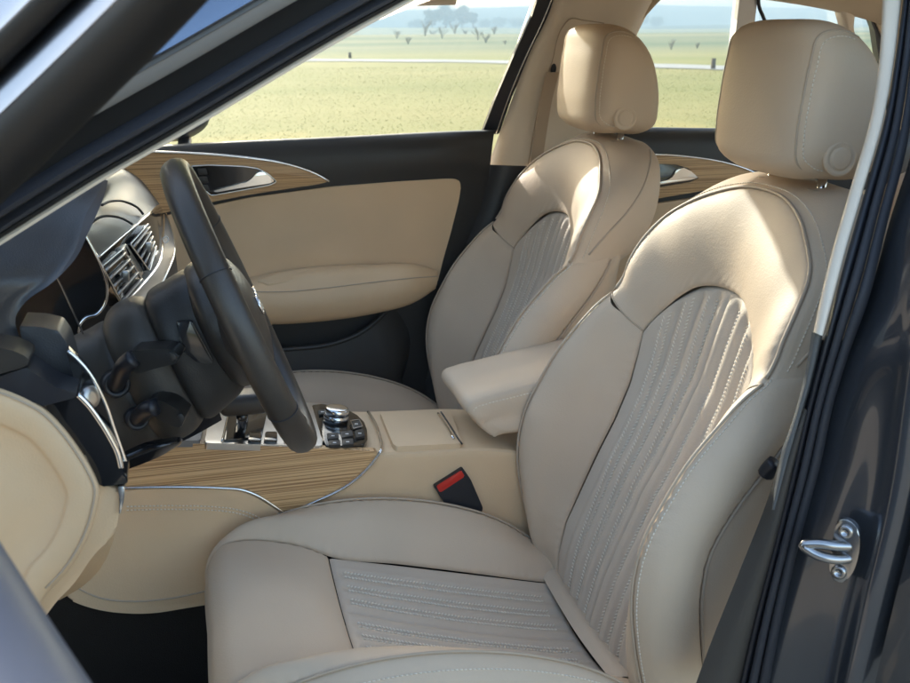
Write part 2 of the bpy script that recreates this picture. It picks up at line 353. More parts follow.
# ---------------------------------------------------------------- front seat (built once, then copied)
def mirror(c): return [A(p[0], -p[1], p[2]) for p in c]
cprof = np.array([(.02, .30), (.026, .36), (.048, .44), (.07, .498), (.099, .565), (.111, .596), (.139, .646), (.170, .712), (.199, .777), (.221, .851), (.242, .915), (.255, .95)])
aprof = np.array([(.03, .30), (.028, .37), (.030, .41), (.042, .463), (.071, .527), (.102, .593), (.132, .651), (.158, .714), (.173, .775), (.180, .812), (.190, .85), (.215, .95)])
def seat():
    seat = None
    ztop = lambda y: np.interp(abs(y), [0, .04, .08, .115, .145, .165, .178], [.922, .920, .909, .886, .857, .832, .808])
    ysc = lambda z: np.interp(z, [.3, .45, .6, .75, .82], [.92, .93, .96, .985, 1.0])
    def ins_curve(y0, n=26):
        t = abs(y0)/.178; zz = np.linspace(.33, ztop(y0), n); out = []
        for z in zz:
            xc = np.interp(z, cprof[:, 1], cprof[:, 0]); xa = np.interp(z, aprof[:, 1], aprof[:, 0])
            out.append(A(xc*(1-t*t)+xa*t*t, y0*ysc(z), z))
        return out
    ins = [ins_curve(y) for y in (-.178, -.165, -.145, -.115, -.08, -.04, 0, .04, .08, .115, .145, .165, .178)]
    RIB = [.032, .074, .116]
    def ribs(G):
        y = G[..., 1]/np.interp(G[..., 2], [.3, .45, .6, .75, .82], [.92, .93, .96, .985, 1.0]); d = np.zeros(G.shape[:2])
        for r in RIB:
            for s in (-1, 1): d -= .0036*np.exp(-((y-s*r)/.0100)**4)
        d -= .0035*np.exp(-(y/.0022)**2)
        d += .0030*np.cos(2*math.pi*(np.abs(y)-.011)/.042)*smoothstep((.150-np.abs(y))/.02)
        top = np.array([ztop(v) for v in y.ravel()]).reshape(y.shape)-G[..., 2]
        return d*smoothstep(top/.03)
    p_ins = Patch(ins, 220, 90, inside=(.5, 0, .6), tuck=.0045, tw=.012, edges='uUV', disp=ribs)
    # boundary curves
    arc = [A(.183, -.178, .809), A(.192, -.165, .832), A(.202, -.145, .857), A(.213, -.115, .886), A(.224, -.08, .909), A(.234, -.04, .920), A(.238, 0, .922)]
    arc = arc+mirror(arc[:-1])[::-1]
    F = [A(.153, -.254, .862), A(.170, -.250, .886), A(.181, -.249, .918), A(.200, -.243, .955), A(.229, -.222, .998), A(.251, -.175, 1.032), A(.272, -.118, 1.058), A(.284, -.06, 1.074), A(.288, 0, 1.078)]
    F = F+mirror(F[:-1])[::-1]
    N = 90
    fa, fb = resample(arc, N), resample(F, N)
    m1 = fa*.72+fb*.28+A(-.011, 0, .003); m2 = fa*.38+fb*.62+A(-.014, 0, .004); m3 = fa*.12+fb*.88+A(-.007, 0, .002)
    p_sh = Patch([fa, m1, m2, m3, fb], 44, 260, inside=(.45, 0, .85), tuck=.0038, tw=.009, edges='uU', pucker=.0011, seed=1)
    # shoulder side and top
    rr = [A(.276, -.238, .863), A(.310, -.238, .889), A(.342, -.236, .938), A(.359, -.230, .998), A(.366, -.205, 1.056), A(.367, -.15, 1.083), A(.366, -.075, 1.090), A(.366, 0, 1.092)]
    rr = rr+mirror(rr[:-1])[::-1]
    fr = resample(rr, N); out = fb-A(.34, 0, .90); out[:, 0] = 0; out /= np.linalg.norm(out, axis=1, keepdims=True)
    out = out*(1-.75*np.clip(out[:, 2:], 0, 1)**2); q1 = fb*.7+fr*.3+out*.014; q2 = fb*.35+fr*.65+out*.016
    p_ss = Patch([fb, q1, q2, fr], 20, N, inside=(.3, 0, .92), tuck=.004, tw=.010, edges='u')
    # bolsters
    crest = [A(.036, .225, .33), A(.024, .235, .365), A(.004, .245, .424), A(-.012, .251, .493), A(-.020, .254, .552), A(-.019, .255, .60), A(-.006, .255, .656), A(.018, .255, .705), A(.052, .255, .761), A(.092, .255, .808), A(.130, .254, .846), A(.153, .254, .862)]
    rear = [A(.115, .262, .33), A(.095, .270, .42), A(.078, .278, .51), A(.073, .280, .57), A(.080, .280, .63), A(.110, .280, .69), A(.158, .278, .752), A(.216, .270, .822), A(.246, .262, .872)]
    shell = [A(.20, .235, .33), A(.195, .24, .45), A(.195, .24, .55), A(.205, .24, .64), A(.235, .24, .72), A(.265, .238, .80), A(.276, .238, .863)]
    bol = []; sides = []; shells = []
    for s in (-1, 1):
        ia = [A(p[0], p[1]*s, p[2]) for p in ins_curve(.178)]; cr = [A(p[0], p[1]*s, p[2]) for p in crest]
        a, c = resample(ia, 60), resample(cr, 60)
        b1 = a*.62+c*.38+A(-.006, 0, .0); b2 = a*.25+c*.75+A(-.016, .0, 0)
        fade = np.linspace(1, 1, 60)[:, None]
        bol.append(Patch([a, b1, b2, c], 40, 200, inside=(.4, .21*s, .6), tuck=.004, tw=.010, edges='uU', pucker=.0006, seed=2+s))
        c = resample([A(p[0], p[1]*s, p[2]) for p in crest+[A(.172, .240, .882)]], 60)
        rs = [A(p[0], p[1]*s, p[2]) for p in rear+[A(.258, .248, .896)]]; r = resample(rs, 60)
        bz = (.020*(1-.75*smoothstep((np.linspace(0, 1, 60)-.74)/.24)))[:, None]*A(0, s, 0); s1 = c*.75+r*.25+A(-.002, 0, 0)+bz; s2 = c*.35+r*.65+bz
        sides.append(Patch([c, s1, s2, r], 40, 180, inside=(.1, 0, .6), tuck=.004, tw=.010, edges='uU', pucker=.0009, seed=5+s))
        sh = resample([A(p[0], p[1]*s, p[2]) for p in shell+[A(.292, .228, .888)]], 60)
        shells.append(Patch([r, r*.5+sh*.5+A(0, .008*s, 0), sh], 8, 60, inside=(.1, 0, .6), tuck=.004, tw=.01, edges='u'))
    # back shell (one sheet from side to side)
    full = shell+[A(.310, .235, .889), A(.342, .232, .938), A(.358, .225, .996), A(.364, .198, 1.048), A(.364, .14, 1.074)]
    L = resample([A(p[0], p[1], p[2]) for p in full], 50); Rr = L*A(1, -1, 1)
    back = Patch([Rr, Rr*.75+L*.25+A(.035, 0, 0), Rr*.5+L*.5+A(.045, 0, .0), Rr*.25+L*.75+A(.035, 0, 0), L], 24, 50, inside=(.1, 0, .7))
    seat = patches('front_seat', shells+[back], M['leather'], car)
    patches('insert', [p_ins], M['leather2'], seat)
    patches('shoulder_panel', [p_sh], M['leather'], seat)
    patches('shoulder_side', [p_ss], M['leather'], seat)
    for b in bol: patches('side_bolster', [b], M['leather'], seat)
    for b in sides: patches('side_panel', [b], M['vinyl'] if False else M['leather'], seat)
    # piping
    tube('piping', list(fb[1:-1:3]), .0028, M['piping'], seat, n=140)
    for s in (-1, 1):
        tube('seam', [fa[0]*A(1, -s, 1), m1[0]*A(1, -s, 1), m2[0]*A(1, -s, 1), m3[0]*A(1, -s, 1), fb[0]*A(1, -s, 1)], .0016, M['piping'], seat, n=30)
        tube('piping', [A(p[0], p[1]*s, p[2]) for p in crest], .0022, M['piping'], seat, n=70); tube('piping', [A(p[0], (p[1]+.001)*s, p[2]) for p in rear], .0026, M['piping'], seat, n=60)
    # stitches
    mb = MB()
    for s in (-1, 1):
        for r in RIB:
            for k in (-.0052, .0052):
                u = .5+s*(r+k)/.356
                P, Nn = p_ins.line(u, .03, u, .975, 90); stitch(mb, P, Nn, .0062, .0050, .0017, .0002, slant=1.1*np.sign(k))
    P, Nn = p_ss.line(.16, .02, .16, .98, 160); stitch(mb, P, Nn, .0062, .0042, .0013)
    for q in sides:
        P, Nn = q.line(.085, .04, .085, .98, 120); stitch(mb, P, Nn, .0062, .0042, .0013)
    mb.build('stitching', M['thread'], seat)
    # seam slanting across each shoulder side
    for k in (0, 1):
        f = (lambda v: 1-v) if k else (lambda v: v)
        pts = [p_ss.samp(u, f(v))[0] for u, v in ((.22, .035), (.34, .085), (.52, .145), (.70, .205), (.86, .265), (.97, .31))]
        tube('shoulder_seam', pts, .0022, M['piping'], seat, n=40)
    # ---------------- headrest
    prof = [(.300, 1.327), (.268, 1.318), (.258, 1.28), (.250, 1.22), (.246, 1.16), (.250, 1.125), (.272, 1.108), (.33, 1.101), (.385, 1.101), (.405, 1.112), (.413, 1.15), (.410, 1.20), (.404, 1.228), (.392, 1.262), (.370, 1.295), (.338, 1.319)]
    O = resample([A(x, 0, z) for x, z in prof], 73, True); cx = A(.325, 0, 1.205)
    tt = np.linspace(-math.pi/2+.075, math.pi/2-.075, 65); ys = .1385*np.sign(tt)*np.abs(np.sin(tt))**(2/4.2); rings = []
    for y, t_ in zip(ys, tt):
        k = math.cos(t_)**(2/4.2)
        ring = cx+(O-cx)*A(k, 1, k); ring[:, 1] = y; ring[:, 0] += .35*y*y*smoothstep((.325-O[:, 0])/.07)
        rings.append(ring)
    rings = np.array(rings)
    nv = rings.shape[1]; V = rings.reshape(-1, 3); Fc = []
    for i in range(len(ys)-1):
        for j in range(nv): Fc.append([i*nv+j, i*nv+(j+1) % nv, (i+1)*nv+(j+1) % nv, (i+1)*nv+j])
    Fc.append(list(range(nv))[::-1]); Fc.append([(len(ys)-1)*nv+j for j in range(nv)])
    hr = mesh_obj('headrest', V, Fc, M['leather'], seat)
    bm = bmesh.new(); bm.from_mesh(hr.data); bmesh.ops.recalc_face_normals(bm, faces=bm.faces[:]); bm.to_mesh(hr.data); bm.free()
    # seams round both edges of the face
    for s in (-1, 1):
        ms = MB()
        path = []; yy = .1135; k = (1-(yy/.1385)**4.2)**(1/4.2); m_ = len(O)
        for i_ in range(-5, 33):
            q = cx+(O[i_ % m_]-cx)*k; q[1] = s*(yy-.010*max(0, (i_-24)/8.0)); q[0] += .35*yy*yy*float(smoothstep((.325-O[i_ % m_][0])/.07)); path.append(q)
        P = resample(path, 90); tube('headrest_seam', path, .0019, M['piping'], seat, n=60)
        nn = P-cx; nn /= np.linalg.norm(nn, axis=1, keepdims=True)
        P2 = []
        for i_ in range(-4, 32):
            y2 = .122; k3 = (1-(y2/.1385)**4.2)**(1/4.2); q = cx+(O[i_ % m_]-cx)*k3; q[1] = s*y2; q[0] += .35*y2*y2*float(smoothstep((.325-O[i_ % m_][0])/.07)); P2.append(q)
        P2 = resample(P2, 90); n2 = P2-cx; n2[:, 1] *= 2.2; n2 /= np.linalg.norm(n2, axis=1, keepdims=True); stitch(ms, P2, n2, .0062, .0042, .0013, .0004)
        ms.build('headrest_stitching', M['thread'], seat)
    # adjuster button: collar, then the pad
    for s in (-1,):
        V, Fc = lathe((.318, s*.1345, 1.140), (0, s, 0), [(.0255, -.004), (.0255, .0015), (.0235, .0032), (.0205, .0032), (.0185, .0020), (.0160, .0020), (.0150, .0042), (.0135, .0048), (.001, .0050)])
        mesh_obj('headrest_button', V, Fc, M['leather'], seat)
    for s in (-1, 1):
        V, Fc = lathe((.335, s*.068, 1.04), (.08, 0, 1), [(.0065, 0), (.0065, .08)]); mesh_obj('headrest_post', V, Fc, M['chrome'], seat)
        V, Fc = lathe((.338, s*.068, 1.080), (.08, 0, 1), [(.022, -.006), (.022, .003), (.019, .006), (.010, .006)]); mesh_obj('post_collar', V, Fc, M['grey'] if False else M['piping'], seat)
    # ---------------- cushion
    zi = lambda x: np.interp(x, [-.40, -.383, -.265, -.14, .0, .06], [.470, .464, .432, .397, .358, .345])
    zc = lambda x: np.interp(x, [-.40, -.387, -.296, -.181, -.051, .06], [.458, .453, .419, .381, .345, .325])
    def ccurve(y0):
        t = abs(y0)/.152; return [A(x, y0, zc(x)*(1-t*t)+zi(x)*t*t) for x in np.linspace(-.384, .012, 16)]
    CR = [.034, .071, .108]
    def cribs(G):
        y = G[..., 1]; d = -.0035*np.exp(-(y/.0022)**2); x = G[..., 0]
        for r in CR:
            for s in (-1, 1): d = d-.0016*np.exp(-((y-s*r)/.0115)**4)
        d = d+.0017*np.cos(2*math.pi*(np.abs(y)-.0155)/.037)*smoothstep((.135-np.abs(y))/.02)
        return d*smoothstep((x+.384)/.02)*smoothstep((.012-x)/.03)
    YC = (-.152, -.13, -.1, -.05, 0, .05, .1, .13, .152)
    p_ci = Patch([ccurve(y) for y in YC], 180, 90, inside=(-.2, 0, 0), tuck=.006, tw=.012, disp=cribs)
    cush = patches('seat_cushion', [p_ci], M['leather2'], seat)
    def tcurve(y0):
        t = (abs(y0)/.19)**2; e = (abs(y0)/.19)**6
        return [A(-.384, y0*.80, .455*(1-t)+.464*t), A(-.42, y0*.86, .476+.004*t), A(-.47, y0*.93, .490+.002*t), A(-.525, y0*.98, .497), A(-.560, y0, .490), A(-.580, y0, .470-.003*e), A(-.590, y0, .435), A(-.594, y0, .38), A(-.588, y0, .32), A(-.572, y0, .26), A(-.55, y0, .22)]
    p_t = Patch([tcurve(y) for y in (-.195, -.17, -.1, 0, .1, .17, .195)], 130, 90, inside=(-.45, 0, .25), tuck=.007, tw=.014, edges='uUv', pucker=.0011, seed=7)
    patches('thigh_support', [p_t], M['leather'], seat)
    cb = []; skirt = []
    ccrest = [A(-.585, .225, .30), A(-.588, .226, .38), A(-.572, .230, .438), A(-.520, .236, .486), A(-.430, .240, .515), A(-.32, .241, .521), A(-.245, .241, .512), A(-.152, .241, .488), A(-.057, .241, .445), A(.022, .240, .385), A(.07, .24, .35)]
    cin = [A(-.578, .195, .28), A(-.592, .195, .38), A(-.582, .195, .462), A(-.545, .191, .490), A(-.47, .178, .489), A(-.42, .164, .478), A(-.383, .152, .464), A(-.265, .152, .432), A(-.14, .152, .397), A(.0, .152, .358), A(.06, .152, .345)]
    cout = [A(-.555, .245, .26), A(-.56, .252, .33), A(-.545, .266, .39), A(-.50, .275, .425), A(-.43, .279, .445), A(-.32, .281, .45), A(-.245, .281, .445), A(-.152, .280, .425), A(-.057, .277, .39), A(.022, .272, .345), A(.07, .27, .32)]
    cbot = [A(-.53, .235, .20), A(-.52, .24, .23), A(-.50, .262, .25), A(-.46, .268, .25), A(-.40, .27, .25), A(-.32, .27, .25), A(-.245, .27, .25), A(-.152, .27, .25), A(-.057, .268, .25), A(.022, .265, .25), A(.07, .265, .25)]
    mst = MB()
    for s in (-1, 1):
        f = lambda C: resample([A(p[0], p[1]*s, p[2]) for p in C], 70)
        a, c, o, b = f(cin), f(ccrest), f(cout), f(cbot)
        pb = Patch([a, a*.5+c*.5+A(-.002, 0, .018), c*.86+a*.14+A(0, 0, .006), c], 40, 220, inside=(-.3, .2*s, .2), tuck=.005, tw=.010, pucker=.0011, seed=9+s); cb.append(pb)
        pk = Patch([c, c*.5+o*.5+A(-.001, .010*s, .010), o, b], 22, 70, inside=(-.3, 0, .35), tuck=.003, tw=.008, edges='u'); skirt.append(pk)
        tube('cushion_piping', list(c[2:-2:4]), .0022, M['piping'], seat, n=90)
        P, Nn = pk.line(.09, .12, .09, .97, 120); stitch(mst, P, Nn, .0062, .0042, .0013)
        for r in CR:
            for k in (-.0058, .0058):
                u = .5+s*(r+k)/.304; P, Nn = p_ci.line(u, .035, u, .93, 90); stitch(mst, P, Nn, .0058, .0046, .0022, .0009, slant=.7*np.sign(k))
    for b in cb: patches('cushion_bolster', [b], M['leather'], seat)
    for b in skirt: patches('cushion_side', [b], M['leather'], seat)
    mst.build('cushion_stitching', M['thread'], seat)
    fl = Patch([[A(.000, -.16, .363), A(.000, 0, .352), A(.000, .16, .363)], [A(.016, -.165, .372), A(.016, 0, .362), A(.016, .165, .372)], [A(.045, -.17, .362), A(.045, 0, .352), A(.045, .17, .362)], [A(.06, -.17, .32), A(.06, 0, .31), A(.06, .17, .32)]], 14, 30, inside=(.03, 0, .2))
    patches('gap_flap', [fl], M['leather'], seat)
    rbox('seat_base', (-.25, 0, .235), (.58, .46, .10), M['brown'], seat, .02)
    return seat
drv = seat()
drv['label'] = 'front seat next to the open door, its shoulder partly in sun'
def copy_tree(o, parent):
    c = o.copy(); COL.objects.link(c); c.parent = parent
    for ch in list(o.children): copy_tree(ch, c)
    return c
pas = copy_tree(drv, car); pas.location = (0, .74, -.004)
pas['label'] = 'front seat beyond the armrest, against the closed door'
for o in (drv, pas): o['group'] = 'front seats'
def part(o, parent=car, label=None):
    if label: o['label'] = label
    return o
# ---------------------------------------------------------------- body shell: floor, sill, roof, pillars
XS = [-1.0, -.6, -.2, .2, .6, 1.0, 1.5]
floor = patches('floor_pan', [Patch([[A(-1.2, -.38, .19), A(1.5, -.38, .19)], [A(-1.2, .37, .16), A(1.5, .37, .16)], [A(-1.2, 1.12, .19), A(1.5, 1.12, .19)]], 12, 20, inside=(0, .37, -1))], M['carpet'], car)
rbox('sill', (.1, -.43, .22), (2.5, .10, .16), M['paintgrey'], car, .03)
rbox('sill_trim', (.0, -.35, .285), (2.2, .07, .03), M['brown'], car, .01)
fw = patches('bulkhead', [Patch([[A(-1.25, -.42, .15), A(-1.25, 1.15, .15)], [A(-1.22, -.42, .6), A(-1.22, 1.15, .6)], [A(-1.15, -.42, .95), A(-1.15, 1.15, .95)]], 8, 8, inside=(-3, .3, .5))], M['carpet'], car)
# passenger rail / driver rail of the roof, inside surface
railp = [A(-.20, .985, 1.372), A(0, .965, 1.388), A(.3, .955, 1.395), A(.6, .955, 1.392), A(.85, .955, 1.375), A(1.10, .96, 1.335), A(1.35, .97, 1.26)]
raild = [A(p[0], .74-p[1], p[2]) for p in railp]
mid = [A(-.10, .37, 1.415), A(.1, .37, 1.43), A(.3, .37, 1.435), A(.6, .37, 1.43), A(.85, .37, 1.415), A(1.10, .37, 1.385), A(1.35, .37, 1.30)]
up = lambda c, d, o=0: [p+A(0, o*np.sign(p[1]-.37), d) for p in c]
q1 = [a*.5+b*.5+A(0, 0, .012) for a, b in zip(railp, mid)]; q2 = [a*.5+b*.5+A(0, 0, .012) for a, b in zip(raild, mid)]
hl = patches('headliner', [Patch([raild, q2, mid, q1, railp], 30, 40, inside=(.4, .4, 3))], M['fabric'], car)
roof = patches('roof_panel', [Patch([up(raild, .035, .055), up(q2, .04), up(mid, .04), up(q1, .04), up(railp, .035, .055)], 30, 40, inside=(.4, .4, 0))], M['paint'], car)
# far (passenger) A-pillar and windscreen
tube('windscreen_pillar', [A(-1.02, 1.12, 1.02), A(-.7, 1.06, 1.18), A(-.42, 1.015, 1.30), A(-.18, .985, 1.378), A(.05, .968, 1.395)], .03, M['pillar'], car, n=40, r2=.022)
ws = patches('windscreen', [Patch([[A(-1.12, -.30, 1.02), A(-.66, -.24, 1.21), A(-.18, -.215, 1.385)], [A(-1.28, .37, 1.02), A(-.75, .37, 1.24), A(-.11, .37, 1.425)], [A(-1.12, 1.04, 1.02), A(-.66, .98, 1.21), A(-.18, .955, 1.385)]], 16, 16, inside=(0, .37, .5))], M['glass'], car)
patches('bonnet', [Patch([[A(-1.15, -.42, .98), A(-2.2, -.36, .80)], [A(-1.30, .37, 1.01), A(-2.35, .37, .84)], [A(-1.15, 1.16, .98), A(-2.2, 1.10, .80)]], 14, 14, inside=(-1.5, .37, 0))], M['paint'], car)

# near (driver's) windscreen pillar, swept along the opening; profile traced outwards from the beige trim
ap = [(-260, 395), (-130, 325), (-60, 284), (0, 246), (60, 208), (100, 183), (150, 154), (200, 125), (250, 95), (300, 65), (350, 36), (420, -2), (470, -29), (540, -60)]
apath = [drvside(*p) for p in ap]+[A(.05, -.205, 1.392), A(.16, -.20, 1.390)]
T_ = apath[8]-apath[5]; T_ /= np.linalg.norm(T_)
ref = np.cross(T_, A(0, -1, -.45)); ref /= np.linalg.norm(ref)
if ref[2] < 0: ref = -ref
PA = resample(apath, 90)
def sweepobj(name, prof, m, path=PA, parent=car, fx=None, smooth=True):
    V, F = sweep(path, prof, fixed=ref if fx is None else fx); mb = MB(); mb.add(V, F)
    o = mb.build(name, m, parent, smooth)
    try: o.data.set_sharp_from_angle(angle=R_(45))
    except Exception: pass
    return o
sgn = 1 if np.cross(T_, ref)[1] < 0 else -1        # +b points out of the car
def pf(*pts): return [(a, b*sgn) for a, b in pts]
rnd = lambda a0, a1, b0, b1, k=5: [(a0, b0-.02)]+[(a0+(a1-a0)*(.5-.5*math.cos(math.pi*i/k)), b0+(b1-b0)*math.sin(math.pi*i/k)) for i in range(k+1)]+[(a1, b0-.02)]
sweepobj('pillar_trim', pf(*rnd(-.001, .0085, -.008, .004)), M['pillar'])
sweepobj('door_seal', pf(*rnd(.0078, .0175, .000, .008)), M['black'])
sweepobj('door_seal', pf(*rnd(.0165, .0275, .004, .016)), M['seal'])
sweepobj('door_seal', pf(*rnd(.0310, .0455, .008, .022)), M['seal'])
sweepobj('pillar_channel', pf((.022, -.02), (.022, .006), (.045, .008), (.069, .010), (.071, .012), (.071, -.02)), M['black'])
sweepobj('pillar_flange', pf((.0695, -.02), (.0695, .013), (.072, .015), (.086, .020), (.0885, .019), (.089, -.02)), M['flange'])
sweepobj('pillar_bead', pf((.088, -.02), (.088, .021), (.0895, .023), (.093, .020), (.094, -.02)), M['flock'])
sweepobj('windscreen_pillar', pf((.094, -.03), (.0935, .022), (.097, .024), (.108, .016), (.150, -.020), (.160, -.04)), M['band2'])  # polished metal in place of paint, to give the sky reflection

# ---------------------------------------------------------------- passenger-side door that stays shut
def door_surf(rows, nu, nv, inside=(0, 3, .8), **k): return Patch([Yv(r) if len(r[0]) == 3 else r for r in rows], nu, nv, inside=inside, **k)
belt = [(20, 151, 1.115), (120, 147.5, 1.112), (205, 143, 1.11), (330, 137, 1.105), (478, 130.5, 1.10), (497, 130, 1.10)]
def lower(rows, dy, f): return [(x+f(x)[0], y+f(x)[1], dy) for x, y, _ in rows]
r1 = [(20, 153, 1.07), (120, 150.5, 1.065), (205, 146, 1.06), (330, 140.5, 1.055), (478, 134, 1.05), (494, 133.5, 1.055)]
r2 = [(20, 165, 1.052), (120, 165, 1.048), (205, 162, 1.045), (330, 157, 1.042), (470, 151, 1.04), (488, 150, 1.045)]
r2[-1] = (492, 150, 1.06)
r3 = [(20, 215, 1.05), (120, 213, 1.048), (205, 206, 1.046), (330, 188, 1.045), (455, 180, 1.045), (488, 182, 1.06)]
r4 = [(20, 300, 1.055), (120, 300, 1.055), (205, 300, 1.055), (330, 300, 1.055), (428, 300, 1.055), (468, 300, 1.065)]
r5 = [(20, 420, 1.055), (120, 420, 1.055), (205, 420, 1.055), (300, 420, 1.055), (390, 420, 1.055), (440, 420, 1.065)]
r6 = [(20, 560, 1.04), (120, 560, 1.04), (205, 560, 1.04), (290, 560, 1.04), (360, 560, 1.04), (420, 560, 1.055)]
fd = patches('car_door', [door_surf([belt, r1, r2, r3, r4, r5, r6], 50, 60)], M['dark'], car); part(fd, label='closed front door with beige panel and oak trim')
def onp(pts, y): return Ys(pts, y)
ins_px = [(120, 232), (145, 222), (170, 214.5), (205, 207), (250, 197.5), (330, 187), (400, 181.3), (447, 178.6), (457, 179), (461.5, 183), (459, 200), (451, 232), (443, 260), (437, 285), (415, 300), (330, 318), (270, 322), (210, 318), (120, 318)]
slab('door_insert', onp(ins_px, 1.036), .02, M['vinyl'], fd, .005, 3, rr=0.012)
wood_px = [(100, 152), (120, 151.4), (150, 152.2), (185, 153.5), (220, 155.6), (250, 158.5), (275, 162), (298, 167.6), (315, 174), (329, 181.5), (318, 184.3), (290, 188.3), (250, 194.5), (220, 200.3), (190, 206.5), (165, 212.5), (140, 220), (110, 232)]
slab('wood_trim', onp(wood_px, 1.034), .02, M['wood'], fd, .003, 3, rr=0.008)
tube('chrome_strip', onp([(90, 151.3), (120, 150.9), (150, 151.7), (185, 153.0), (220, 155.1), (250, 158), (275, 161.5), (298, 167), (315, 173.3), (329.5, 181.3)], 1.033), .0030, M['chrome2'], fd, n=60)
rec = [(191, 166), (210, 165), (244, 166.3), (258, 168.5), (268, 173.5), (277, 181.6), (270, 185), (240, 190.5), (211, 195.6), (204, 189)]
slab('handle_recess', onp(rec, 1.0315), .012, M['gloss'], fd, .002, 2)
loop('recess_ring', onp(rec, 1.0305), .0016, M['chrome'], fd, .006)
slab('door_handle', onp([(256, 173.5), (262, 171.2), (268, 174.5), (274.5, 181), (270, 183.2), (245, 187), (216, 192.3), (213, 190.8), (232, 186), (247, 182), (252.5, 178)], 1.022), .016, M['chrome'], fd, .004, 3)
for k in range(3):
    slab('lock_button', onp([(197+k*.9, 168.5+k*8.2), (206+k*.9, 168.2+k*8.2), (208+k*.9, 174.7+k*8.2), (199+k*.9, 175.3+k*8.2)], 1.029), .004, M['dark'], fd, .001, 2)
# armrest pod
a0 = [(205, 283, 1.034), (240, 279, 1.034), (262, 275, 1.034), (290, 269.5, 1.034), (323, 266, 1.034), (372, 264.5, 1.034), (415, 265, 1.034), (437, 270.5, 1.036)]
a1 = [(205, 286, .985), (240, 283.5, .985), (262, 282, .98), (290, 279, .975), (323, 275, .97), (372, 270.5, .968), (415, 269.5, .968), (437, 273, 1.0)]
a2 = [(205, 290, .958), (240, 291, .956), (262, 291.5, .955), (290, 291, .953), (323, 288, .952), (372, 282, .952), (415, 277.5, .955), (437, 276, .99)]
a3 = [(205, 304, .954), (240, 306, .95), (262, 306, .947), (290, 305.5, .945), (323, 302.5, .945), (372, 296, .946), (415, 287.5, .952), (437.5, 280, .99)]
a4 = [(205, 318, .972), (240, 321, .968), (262, 321.5, .966), (290, 321, .965), (323, 318.5, .965), (372, 311.5, .966), (415, 300, .972), (436, 287, 1.0)]
a5 = [(205, 318, 1.034), (240, 322, 1.034), (262, 322.5, 1.034), (290, 322, 1.034), (323, 319, 1.034), (372, 312, 1.034), (415, 300, 1.034), (435, 288, 1.036)]
arm = patches('door_armrest', [door_surf([a0, a1, a2, a3, a4, a5], 40, 50)], M['vinyl'], fd)
tube('armrest_seam', Yv([(a, b+.3, c-.001) for a, b, c in a2]), .0013, M['piping'], fd, n=60)
slab('pull_cup', [atY(257, 280.5, .982), atY(280, 273, .996), atY(300, 269.5, 1.003), atY(322, 268, 1.004), atY(318, 272.5, .985), atY(300, 277.5, .975), atY(282, 282.5, .968), atY(268, 284, .966)], .012, M['vinyl'], fd, .003, 2, depth_dir=(0, 0, -1))
# map pocket
tube('pocket_lip', Yv([(230, 352, 1.0), (290, 349, .995), (335, 343, .995), (360, 333, 1.0), (375, 322, 1.01), (390, 306, 1.03)]), .006, M['dark'], fd, n=50)
pk = patches('map_pocket', [door_surf([[(200, 353, 1.0), (290, 349.5, .995), (335, 343.5, .995), (362, 333, 1.0), (378, 322, 1.01), (393, 306, 1.04)], [(200, 400, .99), (290, 398, .985), (340, 390, .985), (372, 375, .99), (392, 355, 1.0), (408, 330, 1.04)], [(200, 450, 1.0), (290, 450, .995), (340, 445, .995), (378, 430, 1.0), (392, 410, 1.01), (402, 380, 1.05)]], 20, 40)], M['dark'], fd)
# window frame and pane
slab('window_frame', [passside(*p) for p in [(560, -12), (548, 18), (531, 52), (512, 97), (499, 134), (482, 134), (494, 102), (514, 55), (532, 16), (541, -12)]], .012, M['rubber'], fd, .004, 3)
tube('frame_strip', [passside(x, y, -.003) for x, y in [(556, -12), (544, 18), (527, 54), (508, 99), (496, 134)]], .0018, M['chrome'], fd, n=40)
tube('window_frame', [A(-1.0, 1.12, 1.06), passside(-150, 235), A(-.42, 1.04, 1.315), A(-.2, 1.01, 1.372), A(.1, .985, 1.392), A(.36, .975, 1.392)], .014, M['rubber'], fd, n=50)
slab('window_glass', [passside(x, y, .02) for x, y in [(540, -20), (486, 133), (330, 140), (205, 146), (60, 151), (-140, 160), (-100, 80), (120, -40), (330, -80)]], .004, M['glass'], fd, 0)
# wing mirror beyond it
mc = passside(186, 127, .10)
bm = bmesh.new(); bmesh.ops.create_uvsphere(bm, u_segments=28, v_segments=16, radius=1)
for v in bm.verts:
    x, y, z = v.co; k = 1-.25*max(0, -x)
    v.co = Vector((mc[0]+x*.060-.004+.012*z, mc[1]+.04+y*.10, mc[2]+z*.036*(1-.25*max(0, -y))+.010*x))
mir = bm_obj('wing_mirror', bm, M['mirror'], car)
V, F = lathe(mc+A(.0215, .03, 0), (1, 0, 0), [(.022, 0), (.021, .002)], 24); V = [v*A(1, 1, 1)+A(0, (v[1]-mc[1]-.03)*1.2, 0) for v in V]
mesh_obj('mirror_glass', V, F, M['gloss'], mir)
tube('mirror_foot', [mc+A(-.005, .0, -.03), mc+A(-.01, -.07, -.058), mc+A(-.01, -.11, -.065)], .016, M['rubber'], mir, n=14)

